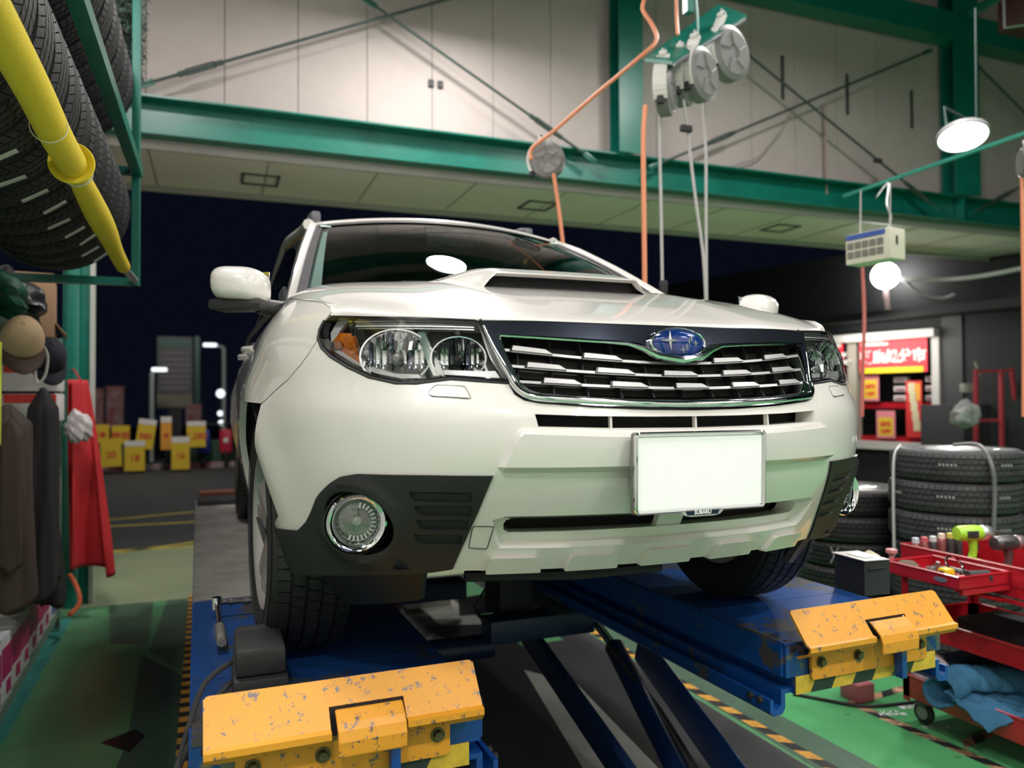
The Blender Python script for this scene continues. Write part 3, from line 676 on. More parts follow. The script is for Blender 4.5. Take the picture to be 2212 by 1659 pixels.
for s in (-1, 1):
    side = lambda a, t: Vector((s*((1-a)*belt(1.16+2.9*t).x+a*(.60+.045*sstep(0, .4, t)-.02*t)), (1-a)*(1.12+3.05*t)+a*(2.12+1.9*t), (1-a)*belt(1.12+3.05*t).z+a*(1.495+.045*sstep(0, .4, t)-.06*t*t)))
    sheet(side, 6, 20, 0, 1, .0, 1, dglass, 'side_glass', car)
    b = MB(); b.tube([side(0, t)+Vector((s*.006, 0, .0)) for t in np.linspace(0, 1, 12)], .011, 6); b.build('belt_moulding', blackt, car)
    for t, w_ in ((.385, .05), (.70, .05), (.98, .10)):
        b = MB(); vs = []
        for a in np.linspace(0, 1, 7):
            vs += [side(a, t-w_/2)+Vector((s*.006, 0, 0)), side(a, t+w_/2)+Vector((s*.006, 0, 0))]
        b.add(vs, [(2*i, 2*i+1, 2*i+3, 2*i+2) for i in range(6)]); b.build('door_pillar', blackt, car)
    b = MB(); b.tube([side(1, t)+Vector((s*.0, 0, .004)) for t in np.linspace(0, 1, 14)], .026, 8); b.build('roof_side_rail', paint, car)
    # roof rack rail with its front foot
    b = MB(); pts = [Vector((s*.545, 2.33+1.5*t, 1.595+.03*sstep(0, .1, t)*(1-sstep(.9, 1, t))-.045*t*t)) for t in np.linspace(0, 1, 16)]
    b.tube(pts, .016, 10); b.box((s*.545, 2.36, 1.580), (.045, .11, .06), bev=.015); b.build('roof_rail', mat('rail_grey', (.10, .10, .11), .4), car)
    # mirror
    Mm = T(s*.918, .965, 1.046) @ RZ(s*.46) @ T(-s*.0, 0, 0)
    bm = bmesh.new(); bmesh.ops.create_uvsphere(bm, u_segments=28, v_segments=18, radius=1)
    for v in bm.verts:
        x, y, z = v.co; sq = lambda q, e: math.copysign(abs(q)**e, q)
        zz = sq(z, .62)*.056; xx = sq(x, .70)*.084; yy = y*.085
        if y < 0: yy = y*.075*(1-.25*max(0, z))
        else: yy = min(y, .35)*.085
        if z < -.6: zz = -.047+(zz+.056)*.3
        v.co = Vector((s*(xx+.004*z), yy, zz+.010*x*1.0))
    bmesh.ops.recalc_face_normals(bm, faces=bm.faces)
    b = MB(); b.bm(bm, Mm); bm.free(); mr = b.build('door_mirror', paint, car, sharp=50)
    MB().box((0, .0, -.058), (.160, .100, .032), Mm, bev=.014).build('mirror_base', blackp, mr)
    b = MB(); b.tube([(s*.87, .955, .988), (s*.81, .99, .982), (s*.775, 1.04, .985)], [.024, .028, .03], 10); b.build('mirror_arm', blackp, mr)
    MB().box((0, .034, 0), (.145, .006, .09), Mm, bev=.002).build('mirror_glass', chrome, mr)
    # mirror sail triangle
    MB().box((s*.788, 1.15, 1.03), (.012, .16, .07), bev=.004).build('mirror_sail', blackt, car)
    # door handle
    b = MB(); b.tube([(s*.845, 2.0, .93), (s*.875, 2.05, .93), (s*.875, 2.16, .93), (s*.845, 2.2, .93)], .012, 8); b.build('door_handle', paint, car)
    b = MB(); b.tube([(s*.83, 2.95, .95), (s*.865, 3.0, .95), (s*.865, 3.11, .95), (s*.83, 3.15, .95)], .012, 8); b.build('door_handle', paint, car)
# cabin seen through the windshield
cab = mat('cabin_dark', (.03, .032, .033), .8); cabg = mat('cabin_grey', (.10, .10, .105), .85)
b = MB(); b.box((0, 1.32, .93), (1.40, .50, .16), bev=.05); b.box((-.0, 1.22, 1.0), (.5, .2, .04), bev=.015); b.build('dashboard', cab, car)
MB().box((0, 2.6, .5), (1.5, 2.9, .1)).build('cabin_floor', cab, car, smooth=False)
MB().box((0, 4.0, .9), (1.3, .05, .8)).build('rear_cabin_wall', cab, car, smooth=False)
for s in (-1, 1):
    b = MB(); b.box((s*.36, 2.20, .72), (.50, .5, .16), bev=.05); b.box((s*.36, 2.46, 1.02), (.48, .14, .55), RX(0), bev=.05); b.box((s*.36, 2.50, 1.37), (.26, .10, .15), bev=.04); b.build('seat', cabg, car)
b = MB(); b.lathe([(.175+.012*math.cos(a), .012*math.sin(a)) for a in np.linspace(0, 2*PI, 9)[:-1]], 36, T(.37, 1.60, 1.045) @ RX(-1.15), closed=True); b.build('steering_wheel', mat('wheel_grey', (.16, .15, .13), .5), car)
b = MB(); b.box((.0, 1.93, 1.425), (.22, .03, .055), bev=.015); b.tube([(0, 1.95, 1.45), (0, 1.985, 1.50)], .008, 6); b.build('rear_view_mirror', cab, car)
sheet(lambda a, t: Vector((a*.55, 2.05+t*1.9, 1.49+.02*(1-a*a))), 6, 6, m=mat('headliner', (.22, .22, .20), .9), name='headliner', parent=car)
MB().box((0, .98, .96), (1.40, .22, .02)).build('cowl_panel', blackt, car)
b = MB()
for s in (-1, 1):
    p = ws(s*.93, .935); b2 = MB(); M = frame(p+Vector((0, -.003, .004)), (1, 0, 0), (ws(.9*s, .95)-ws(.9*s, .93)).normalized(), Vector((0, -.5, .85)).normalized())
    b2.box((0, 0, 0), (.045, .022, .001), M); b2.build('glass_sticker', mat('sticker_green', (.55, .75, .68), .5), car, smooth=False)
# wiper
b = MB(); b.tube([ws(-.55, .045)+Vector((0, -.012, .014)), ws(.15, .06)+Vector((0, -.012, .014))], .006, 6); b.tube([ws(.1, .045)+Vector((0, -.012, .014)), ws(.8, .06)+Vector((0, -.012, .014))], .006, 6); b.build('wiper_blade', blackt, car)
# underbody, engine tray, tail
b = MB(); b.box((0, 2.4, .36), (1.35, 3.4, .16)); b.build('underbody', darkvoid, car, smooth=False)
def tray(a, t): return Vector((a*(.62-.1*t), .27+.75*t, .335-.075*math.sin(min(1, t*2.2)*PI/2)*(1-abs(a)**4)))
sheet(tray, 20, 12, m=blackp, name='engine_undertray', parent=car)
b = MB(); b.tube([(-.40, .45, .265), (-.1, .42, .250), (.15, .42, .250)], .014, 8); b.build('undertray_rib', blackp, car)
b = MB(); b.box((0, 4.30, .75), (1.55, .25, .75), bev=.08); b.build('tailgate', paint, car)

# ------------------------------------------------------------------ tyres and wheels
def tyre_profile(R, W, ri):
    h = W/2
    o = [(ri, h*.78), (ri+.012, h*.90), (ri+.3*(R-ri), h*1.0), (ri+.55*(R-ri), h*1.0), (ri+.8*(R-ri), h*.95), (R-.018, h*.87), (R-.010, h*.80)]
    t = [(R-.0085, h*k) for k in (.45, 0, -.45)]
    return o+t+[(r, -x) for r, x in o[::-1]]
def make_tyre_parts(root, R=.34, W=.225, ri=.218, nb=60, pattern=0, m=rubber, M=None, seg=48):
    """tyre with its axis on the local Z; carcass and a tread of separate blocks"""
    M = M or Matrix.Identity(4)
    pr = tyre_profile(R, W, ri); b = MB(); b.lathe(pr, seg, M)
    for rr_ in (.32, .70): b.lathe([(ri+rr_*(R-ri)+.004*math.cos(a), W/2*.995+.0025*math.sin(a)) for a in np.linspace(0, PI, 4)], seg, M)
    ca = b.build('carcass', m, root)
    h = W/2*.86; b = MB(); ribs = 5 if pattern != 2 else 4; gap = .008; rw = (2*h-gap*(ribs-1))/ribs
    for i in range(ribs):
        z0 = -h+i*(rw+gap); z1 = z0+rw; edge = i in (0, ribs-1)
        n = nb if not edge else nb
        for k in range(n):
            a0 = 2*PI*(k+.5*(i % 2))/n; da = 2*PI/n*(.86 if edge else .90)
            if pattern == 1 and i == ribs//2: da = 2*PI/n*1.0
            sl = (.25 if i % 2 else -.25)*2*PI/n if pattern != 0 else (.12)*2*PI/n*(1 if not edge else 0)
            def Rz(z): return R-.010*max(0, (abs(z)-h*.72)/(h*.28))
            vs = []
            for z, q in ((z0, -sl), (z1, sl)):
                for a in (a0+q, a0+da+q):
                    for d in (-.012, 0): vs.append(((Rz(z)+d)*math.cos(a), (Rz(z)+d)*math.sin(a), z))
            b.add(vs, [(1, 3, 7, 5), (0, 1, 5, 4), (2, 6, 7, 3), (0, 2, 3, 1), (4, 5, 7, 6)], M)
    tr = b.build('tread', m, root, smooth=False); tr['kind'] = 'stuff'
    return ca, tr
def make_rim(root, ri=.218, W=.2, M=None, m=silver):
    M = M or Matrix.Identity(4); b = MB()
    b.lathe([(ri+.010, W*.50), (ri+.004, W*.53), (ri-.010, W*.47), (ri-.020, W*.25), (ri-.03, -W*.40), (ri+.004, -W*.42)], 40, M); b.build('rim', m, root)
    for k in range(5):
        for d in (-.16, .16):
            a = 2*PI*k/5+d; c, s_ = math.cos(a), math.sin(a); c2, s2 = math.cos(a-d*.5), math.sin(a-d*.5); q = Vector((-s_, c, 0))*.016
            vs = []
            for p, w_, dz in ((Vector((c2*.045, s2*.045, W*.42)), 1.2, .03), (Vector((c*(ri-.010), s_*(ri-.010), W*.47)), 1.0, .02)):
                vs += [p+q*w_, p-q*w_, p-q*w_-Vector((0, 0, dz)), p+q*w_-Vector((0, 0, dz))]
            b2 = MB(); b2.add(vs, [(0, 1, 5, 4), (1, 2, 6, 5), (2, 3, 7, 6), (3, 0, 4, 7)], M); b2.build('spoke', m, root, smooth=False)
    b = MB(); b.lathe([(0, W*.34), (.03, W*.34), (.05, W*.30), (.055, W*.1)], 24, M); b.build('hub_cap', m, root)
    MB().lathe([(0, -.01), (.15, -.01), (.15, -.03), (0, -.03)], 32, M).build('brake_disc', steeld, root)
alloy = mat('alloy_wheel', (.42, .40, .39), .32, .6)
for s in (-1, 1):
    for y in (WHEEL_Y, REAR_Y):
        wh = empty('wheel', (s*.765, y, .338)); wh.parent = car; wh.rotation_euler = (0, s*PI/2, .3*(y+s))
        wh.rotation_euler = (0, s*PI/2, .05 if y < 2 else 0)
        make_tyre_parts(wh, .338, .215, .218, 66, 0); make_rim(wh, .218, .19, m=alloy)

# ================================================================== the workshop
FZ = -.8
def floor_mat(name, c, c2, rough, scale, c3=None, dark=.35):
    m = bpy.data.materials.new(name); m.use_nodes = True; nt = m.node_tree; b = nt.nodes['Principled BSDF']; MT[name] = m
    tc = nt.nodes.new('ShaderNodeTexCoord')
    n = nt.nodes.new('ShaderNodeTexNoise'); n.inputs['Scale'].default_value = scale; n.inputs['Detail'].default_value = 8; n.inputs['Roughness'].default_value = .7; nt.links.new(tc.outputs['Object'], n.inputs['Vector'])
    r = nt.nodes.new('ShaderNodeValToRGB'); nt.links.new(n.outputs['Fac'], r.inputs[0])
    r.color_ramp.elements[0].position = .36; r.color_ramp.elements[0].color = (*c2, 1); r.color_ramp.elements[1].position = .60; r.color_ramp.elements[1].color = (*c, 1)
    v = nt.nodes.new('ShaderNodeTexNoise'); v.inputs['Scale'].default_value = scale*14; v.inputs['Detail'].default_value = 3; nt.links.new(tc.outputs['Object'], v.inputs['Vector'])
    r2 = nt.nodes.new('ShaderNodeValToRGB'); nt.links.new(v.outputs['Fac'], r2.inputs[0]); r2.color_ramp.elements[0].position = .26; r2.color_ramp.elements[0].color = (dark, dark, dark, 1); r2.color_ramp.elements[1].position = .31; r2.color_ramp.elements[1].color = (1, 1, 1, 1)
    mx = nt.nodes.new('ShaderNodeMix'); mx.data_type = 'RGBA'; mx.blend_type = 'MULTIPLY'; mx.inputs[0].default_value = 1; nt.links.new(r.outputs[0], mx.inputs[6]); nt.links.new(r2.outputs[0], mx.inputs[7]); nt.links.new(mx.outputs[2], b.inputs['Base Color'])
    q = nt.nodes.new('ShaderNodeMapRange'); nt.links.new(n.outputs['Fac'], q.inputs[0]); q.inputs[1].default_value = .3; q.inputs[2].default_value = .7; q.inputs[3].default_value = rough+.15; q.inputs[4].default_value = rough; nt.links.new(q.outputs[0], b.inputs['Roughness'])
    return m
f_green = floor_mat('floor_green', (.115, .34, .155), (.10, .22, .115), .28, 1.3)
f_bright = floor_mat('floor_bright_green', (.105, .43, .165), (.085, .36, .135), .25, 1.0)
f_dull = floor_mat('floor_dull_green', (.085, .155, .10), (.06, .10, .07), .35, 2.2)
f_pale = floor_mat('floor_pale', (.32, .37, .22), (.24, .30, .18), .4, 1.1)
f_pit = floor_mat('floor_pit', (.045, .045, .048), (.025, .025, .028), .4, 2.0)  # dark grey pit floor, with the shade under the lift painted in
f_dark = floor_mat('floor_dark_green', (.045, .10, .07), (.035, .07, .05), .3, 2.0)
f_spot = floor_mat('floor_light_spot', (.62, .61, .56), (.45, .45, .41), .5, 3.)  # light spots on the grey pit floor, painted as pale patches
asph = floor_mat('asphalt', (.055, .057, .055), (.042, .044, .043), .7, 5., dark=.7)
def st(name, mb, m, parent=None, smooth=False, **k):
    o = mb.build(name, m, parent, smooth=smooth, **k)
    if parent is None: o['kind'] = 'structure'
    return o
floor = st('floor', MB().box((3.5, 1.0, FZ-.05), (14, 12.6, .1)), f_green)
def zone(name, poly, m, lvl, parent=None):
    """a painted area of the floor, lvl mm thick"""
    return st(name, MB().prism([(x, y) for x, y in poly], FZ-.001, FZ+lvl*.0008), m, parent or floor)
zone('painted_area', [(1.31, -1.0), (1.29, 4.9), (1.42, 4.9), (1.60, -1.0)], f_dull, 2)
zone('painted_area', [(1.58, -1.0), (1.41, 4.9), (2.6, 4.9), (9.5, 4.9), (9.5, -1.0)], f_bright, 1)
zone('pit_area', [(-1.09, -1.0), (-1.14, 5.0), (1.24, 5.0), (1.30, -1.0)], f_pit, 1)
zone('light_spot', [(.25, .5), (.62, .5), (.80, 2.3), (.62, 2.6)], f_spot, 2)
zone('light_spot', [(-.1, 1.9), (.25, 2.2), (.28, 2.6), (.05, 2.5)], f_spot, 2)
zone('light_spot', [(.1, 2.75), (.42, 3.2), (.32, 3.45), (.0, 3.0)], f_spot, 2)
zone('light_spot', [(.42, 3.6), (.72, 3.5), (.66, 4.6), (.38, 4.6)], f_spot, 2)
zone('painted_area', [(.76, 3.0), (1.05, 3.0), (1.0, 4.7), (.74, 4.7)], f_green, 2)
zone('light_spot', [(-.30, 2.9), (-.1, 3.1), (.0, 3.5), (-.25, 3.4)], f_spot, 2)
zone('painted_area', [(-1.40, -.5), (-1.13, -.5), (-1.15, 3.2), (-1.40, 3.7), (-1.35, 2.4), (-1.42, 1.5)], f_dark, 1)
zone('painted_area', [(-1.36, 3.75), (-1.16, 3.3), (-1.17, 5.0), (-1.33, 5.0)], f_dull, 1)
zone('painted_area', [(-1.60, 4.0), (-1.38, 3.9), (-1.42, 5.0), (-1.72, 5.0)], f_dull, 1)
zone('apron', [(-6, 5.0), (9.5, 5.0), (9.5, 7.35), (-6, 7.35)], f_pale, 2)
zone('teal_border', [(-1.90, 1.0), (-1.82, 1.0), (-1.92, 4.75), (-2.0, 4.75)], mat('teal_floor', (.06, .30, .26), .4, var=.3), 2)
st('trim_1', MB().prism([(-1.46, 2.45), (-1.33, 2.30), (-1.28, 2.45), (-1.33, 2.55)], FZ, FZ+.0016), mat('oil_stain', (.012, .012, .01), .25))
street = st('floor_street', MB().box((4, 27, FZ-.04), (70, 40, .08)), asph)
tapeY = mat('tape_yellow', (.80, .40, .06), .45, var=.35, vscale=25); tapeK = mat('tape_black', (.02, .02, .02), .45)
tapeP = mat('tape_worn', (.62, .36, .20), .55, c2=(.10, .07, .05), vscale=22)
def tape(name, a, b, w, step, y=tapeY, k=tapeK, slant=.0):
    a = Vector((*a, FZ+.0022)); b = Vector((*b, FZ+.0022)); d = (b-a).normalized(); n = Vector((-d.y, d.x, 0))*w/2; L = (b-a).length; mb = MB(); i = 0; t = 0
    while t < L:
        t2 = min(L, t+step); mb.cur = i % 2; q = d*slant
        p = [a+d*t-n-q, a+d*t2-n-q, a+d*t2+n+q, a+d*t+n+q]; lo = [v-Vector((0, 0, .002)) for v in p]
        mb.add(lo+p, [(4, 5, 6, 7), (0, 1, 5, 4), (3, 7, 6, 2)]); t = t2; i += 1
    o = mb.build(name, None, None, smooth=False, mats=[y, k]); o['kind'] = 'structure'; return o
tape('trim_2', (1.395, -.2), (1.25, 4.6), .055, .085, slant=.02)
tape('trim_3', (-1.085, -.3), (-1.155, 5.1), .05, .062)
tape('trim_4', (2.03, .25), (1.945, 1.57), .055, .085, tapeP, slant=.03)
tape('trim_5', (1.92, 1.56), (2.75, 1.66), .055, .085, tapeP, slant=.03)
tape('trim_6', (2.04, 1.03), (2.5, 1.12), .05, .085, tapeP, slant=.03)
tape('trim_7', (-2.2, 7.30), (-.4, 7.25), .09, 9, mat('line_yellow', (.62, .50, .07), .6, var=.3, vscale=6)); tape('trim_8', (-2.4, 9.05), (2.0, 8.85), .09, 9, MT['line_yellow'])
tape('trim_9', (-2.3, 9.6), (-.3, 10.3), .08, 9, MT['line_yellow']); tape('trim_10', (-1.9, 7.2), (-1.0, 7.6), .08, 9, MT['line_yellow'])
for i, (p, s_) in enumerate((((2.02, 1.42), 'ヨコヤマ'), ((2.15, 1.42), 'ボルト'), ((2.10, 1.21), '保管場所'))):
    pass
lab = mat('label_white', (.85, .85, .85), .5)
for x, y, t in ((2.03, 1.40, 'リフト\n操作注意'), (2.17, 1.43, '指定工具\n置き場'), (2.09, 1.20, '移動禁止')):
    o = text_mesh(t, .034, lab, floor, M=T(x, y, FZ+.0024) @ RZ(-.35), bold=.001)
# --- walls, roof
wallm = mat('wall_panel', (.43, .375, .352), .75, var=.07, vscale=2.2, bump=.05, bscale=60)
joint = mat('wall_joint', (.16, .12, .11), .8)
wy = 5.25
wall = st('wall_back', MB().box((4.0, wy+.09, 4.6), (14.0, .06, 3.4)), joint)
k = 0; x = -1.51-.583*3
while x < 10.9:
    st('wall_panel', MB().box((x+.2915, wy+.03, 4.6), (.577, .06, 3.4)), wallm, wall); x += .583
slotm = mat('slot_dark', (.05, .05, .05), .7)
for a, b_ in (((4.732, 5.24, 4.418), (4.73, 5.24, 3.938)), ((5.634, 5.24, 4.35), (5.633, 5.24, 3.893)), ((6.603, 5.24, 4.302), (6.608, 5.24, 3.855))):
    st('wall_slot', MB().box((a[0], 5.245, (a[2]+b_[2])/2), (.035, .02, a[2]-b_[2])), slotm, wall)
for a in ((0.809, 5.24, 3.551), (0.895, 5.24, 3.551)): st('wall_port', MB().box((a[0], 5.24, a[2]), (.05, .03, .065), bev=.006), MT['slot_dark'], wall)
b = MB(); b.tube([(4.706, 5.2, 5.002), (4.764, 5.2, 4.709)], .006, 6) if False else None
# main beam over the opening, an H section
zb0, zb1 = 2.77, 3.07
beam = MB().box((4.2, 5.16, zb1-.008), (13.4, .20, .016)).box((4.2, 5.16, zb0+.008), (13.4, .20, .016)).box((4.2, 5.20, (zb0+zb1)/2), (13.4, .014, zb1-zb0-.03))
beam_o = st('trim_11', beam, green); bb = MB()
for i in range(22): bb.box((-1.2+i*.55, 5.16, zb1+.012), (.03, .05, .024))
st('bolt_row', bb, green, beam_o)
for x in (7.2,): st('stiffener', MB().box((x, 5.12, (zb0+zb1)/2), (.012, .12, zb1-zb0-.03)), green, beam_o)
cols = []
def hcol(name, x0, x1, z0, z1, y=5.12, m=green):
    w_ = x1-x0; mb = MB().box(((x0+x1)/2, y-.10, (z0+z1)/2), (w_, .014, z1-z0)).box(((x0+x1)/2, y+.08, (z0+z1)/2), (w_, .014, z1-z0)).box(((x0+x1)/2, y-.01, (z0+z1)/2), (.014, .17, z1-z0)); return st(name, mb, m)
hcol('trim_12', 2.60, 2.86, zb1+.001, 6.2); hcol('trim_13', 7.02, 7.42, zb1+.001, 6.0)
ub = MB()
a, b_ = (4.318, 5.1, 4.842), (6.896, 5.1, 4.742)
ub.box((4.2, 5.08, 5.02), (13.2, .22, .30)); st('trim_14', ub, green)
for i in range(12):
    pass
# roof sheet and purlins
roofm = mat('roof_dark', (.012, .05, .045), .7)
st('ceiling', MB().box((4.2, 1.0, 5.85), (14.5, 12.8, .05)), roofm)
for i in range(7): st('trim_%d' % (15+i), MB().box((4.2, -3.8+i*1.45, 5.72), (14.2, .10, .2)), roofm if i < 6 else green)
tr = MB(); tr.tube([(6.753, 4.6, 4.928), (6.767, 4, 4.983)], .05, 4); st('trim_22', tr, green)
# other walls, seen in reflections
sidem = mat('side_wall', (.66, .62, .58), .8)
st('wall_left', MB().box((-2.9, -.2, 2.5), (.08, 10.8, 6.7)), sidem)
st('wall_rear', MB().box((4.2, -5.2, 2.5), (14.2, .08, 6.7)), sidem)
for x in (-1.2, 1.8, 4.8): st('trim_%d' % (30+int(x)), MB().box((x, -5.1, 2.5), (.25, .1, 6.6)), green)
st('trim_40', MB().box((4.2, -5.08, 2.6), (14, .1, .3)), green)
# soffit beyond the opening
soff = mat('soffit', (.80, .69, .64), .8, var=.06, vscale=2)
so = st('ceiling_soffit', MB().box((4.4, 5.78, 2.72), (16, 1.12, .05)), soff)
for i in range(14): st('soffit_seam', MB().box((-2.4+i*.91, 5.78, 2.693), (.008, 1.1, .006)), mat('seam', (.2, .2, .17), .8), so)
st('soffit_edge', MB().box((4.4, 6.34, 2.70), (16, .03, .12)), mat('edge_metal', (.35, .33, .30), .5), so)
st('soffit_edge', MB().box((4.4, 5.225, 2.735), (16, .03, .09)), MT['edge_metal'], so)
for xx in (-.62, 2.08, 5.15):
    mb = MB()
    for dx, dy, sx, sy in ((-.15, 0, .02, .34), (.15, 0, .02, .34), (0, -.16, .32, .02), (0, .16, .32, .02)): mb.box((xx+dx, 5.80+dy, 2.688), (sx, sy, .018))
    st('inspection_hatch', mb, mat('hatch_frame', (.10, .10, .09), .6), so)
# left jamb column
c = hcol('trim_41', -2.05, -1.87, FZ, 2.70, y=5.22)
st('jamb_edge', MB().box((-1.855, 5.13, .95), (.03, .06, 3.5)), mat('jamb_grey', (.45, .46, .42), .5), c)
st('jamb_pipe', MB().tube([(-1.98, 5.05, FZ), (-1.98, 5.05, 2.7)], .05, 12), green, c)
# --- bracing rods (each rod with its turnbuckle is one thing)
rodm = mat('rod_green', (.05, .075, .068), .5, .3)
def rod(p, q, r, tb=None, label='', name='brace_rod', m=rodm, tabs=True):
    p, q = Vector(p), Vector(q); o = MB().tube([p, q], r, 8).build(name, m)
    tag(o, label, 'brace', 'bracing rods on the back wall')
    d = (q-p).normalized()
    if tabs:
        for e, sg in ((p, 1), (q, -1)):
            side = d.cross(Vector((0, 1, 0))).normalized(); x = MB(); M = frame(e+d*sg*.06, d, side, d.cross(side)); x.box((0, 0, 0), (.14, .05, .014), M, bev=.004); x.build('end_plate', green, o)
    if tb:
        c = p+(q-p)*tb; side = d.cross(Vector((0, 1, 0))).normalized(); x = MB()
        for s in (-1, 1): x.tube([c-d*.15, c-d*.11+side*s*.022, c+d*.11+side*s*.022, c+d*.15], r*.55, 6)
        x.tube([c-d*.18, c-d*.12], r*1.7, 8); x.tube([c+d*.12, c+d*.18], r*1.7, 8); x.build('turnbuckle', rodm, o)
    return o
rod((-1.558, 5.08, 3.127), (1.105, 5.08, 4.341), .013, .17, 'green brace rod rising right from the left jamb, turnbuckle near its foot')
rod((0.17, 5.05, 4.116), (2.351, 5.05, 2.958), .013, .77, 'green brace rod falling right to the beam behind the hose reel at mid height')
rod((2.956, 5.05, 2.959), (6.704, 5.05, 4.712), .013, .22, 'green brace rod rising right from the beam below the four hose reels')
rod((3.999, 5, 4.273), (6.734, 5, 2.842), .013, .87, 'green brace rod falling right past the clamp to the right column')
rod((7.395, 5.05, 4.673), (8.954, 5.05, 3.769), .013, None, 'green brace rod falling right beyond the right column')
rod((7.275, 5.05, 2.844), (8.863, 5.05, 3.613), .013, .35, 'green brace rod rising right from the beam at the right edge')
a = rod((5.271, 4.95, 2.862), (6.019, 3.3, 3.158), .022, None, 'pale green pipe rising toward the viewer under the bright lamp', 'green_pipe', greenl, False); a['category'] = 'pipe'; del a['group']
c = Vector((5.781, 4.97, 3.306)); o = MB().box(c, (.10, .04, .05), bev=.01).build('pipe_clamp', blackt); tag(o, 'small black clamp on the falling brace rod near the right column', 'clamp')
# --- thin cable on the wall
b = MB(); b.tube([(3.551, 5.18, 3.077), (4.005, 5.18, 3.114), (4.36, 5.18, 3.25), (4.668, 5.18, 3.583), (4.89, 5.18, 3.938)], .008, 6); o = b.build('wall_cable', mat('cable_grey', (.30, .27, .25), .7)); tag(o, 'grey cable sagging on the wall right of the hanging hoses', 'cable')
b = MB(); b.tube([(5.259, 5.2, 3.928), (5.275, 5.2, 2.945)], .016, 6); o = b.build('wall_conduit', mat('conduit', (.30, .22, .19), .6)); tag(o, 'thin brown conduit running straight up the back wall', 'conduit')

# ================================================================== reels
plastic = mat('reel_white', (.62, .60, .56), .4); reelg = mat('reel_grey', (.19, .185, .18), .45); hoseO = mat('hose_orange', (.72, .26, .13), .45); cabG = mat('cable_pale', (.42, .41, .40), .5)
RY_ = 2.6
pa, pb_, pc, pd_ = [Vector((1.279, 2.35, 2.62)), Vector((2.224, 2.95, 3.396)), Vector((2.297, 2.75, 3.238)), Vector((1.362, 2.2, 2.553))]
rk = empty('reel_bracket', pa, 'green steel bracket holding four hose reels up near the roof', 'bracket')
def place(o, par):
    o.parent = par; o.matrix_parent_inverse = Matrix.Translation(-par.location)
z_ = Vector((0, 0, .02)); mb = MB(); mb.add([pa, pb_, pc, pd_, pa+z_, pb_+z_, pc+z_, pd_+z_], [(0, 1, 2, 3), (4, 5, 6, 7), (0, 1, 5, 4), (1, 2, 6, 5), (2, 3, 7, 6), (3, 0, 4, 7)])
place(mb.build('mounting_plate', green, smooth=False), rk)
for f in (.0, .5, 1.): 
    mb = MB(); e0 = pa+(pb_-pa)*.02+(pd_-pa)*f; e1 = pb_+(pa-pb_)*.02+(pc-pb_)*f; mb.tube([e0-z_*.4, e1-z_*.4], .010, 6); place(mb.build('angle_bar', greenl if f < 1 else silver), rk)
mb = MB(); q = Vector((1.743, 2.6, 3.123)); mb.box(q+Vector((0, 0, .35)), (.05, .05, .75)); place(mb.build('drop_post', greenl, smooth=False), rk)
def reel(cx, cy, Y, r, label, hose=None, yaw=.9, hm=None):
    c = Vector(at_(cx, cy, Y)); return c
def make_reel(c, r, label, yaw=.35, wdt=.09):
    root = empty('hose_reel', c, label, 'hose reel', 'hose reels under the roof'); root.rotation_euler = (0, 0, yaw)
    M = RX(PI/2)
    b = MB(); b.lathe([(0, wdt/2), (r*.25, wdt/2), (r*.28, wdt/2+.006), (r*.80, wdt/2+.006), (r*.84, wdt/2), (r, wdt*.38), (r*1.0, -wdt*.38), (r*.84, -wdt/2), (0, -wdt/2)], 40, M); b.build('drum', reelg, root)
    for k in range(5):
        b = MB(); a = 2*PI*k/5+.3; b.tube([(r*.28*math.cos(a), -wdt/2-.006, r*.28*math.sin(a)), (r*.72*math.cos(a+.25), -wdt/2-.007, r*.72*math.sin(a+.25))], .006, 5); b.build('drum_rib', reelg, root)
    b = MB(); pts = [((r+.014)*math.cos(a), 0, (r+.014)*math.sin(a)) for a in np.linspace(math.radians(120), math.radians(215), 12)]
    pts = [(-.35*r, 0, r*1.32)]+pts
    for i in range(len(pts)-1):
        p, q = Vector(pts[i]), Vector(pts[i+1]); d = (q-p); n_ = Vector((-d.z, 0, d.x)).normalized()*.008; w_ = Vector((0, wdt*.42, 0))
        b.add([p-n_-w_, p+n_-w_, p+n_+w_, p-n_+w_, q-n_-w_, q+n_-w_, q+n_+w_, q-n_+w_], [(0, 1, 2, 3), (4, 7, 6, 5), (0, 4, 5, 1), (1, 5, 6, 2), (2, 6, 7, 3), (3, 7, 4, 0)])
    b.build('handle_band', plastic, root)
    b = MB(); b.lathe([(.022, -.02), (.022, .02), (.012, .02), (.012, -.02)], 14, T(-.35*r, 0, r*1.38) @ RX(PI/2), closed=True); b.build('hanger_eye', plastic, root)
    b = MB(); b.tube([(-.35*r, 0, r*1.40), (-.35*r, 0, r*1.62)], .008, 6); b.build('hook', steel, root)
    b = MB(); b.box((-r*.90, 0, -r*.62), (.035, .04, .06), bev=.008); b.build('outlet', blackt, root)
    return root
reels = [((1.411, 2.35, 2.47), .135, 'hose reel leftmost of the four under the bracket, orange hose hanging from it'),
         ((1.597, 2.45, 2.586), .135, 'hose reel second from left under the bracket, thin grey cable hanging'),
         ((1.683, 2.4, 2.62), .150, 'hose reel third from left under the bracket, cable end with black plug'),
         ((2.051, 2.62, 2.896), .165, 'largest grey hose reel, rightmost and highest of the four on the bracket')]
for c, r, l in reels: make_reel(c, r*1.04, l, yaw={0: .8, 1: .72, 2: .42, 3: .25}[[q[2] for q in reels].index(l)])
o = make_reel((1.048, 3.2, 2.28), .115, 'hose reel hanging alone in front of the green beam, red hose coming down to it', yaw=-.5); o['category'] = 'hose reel'
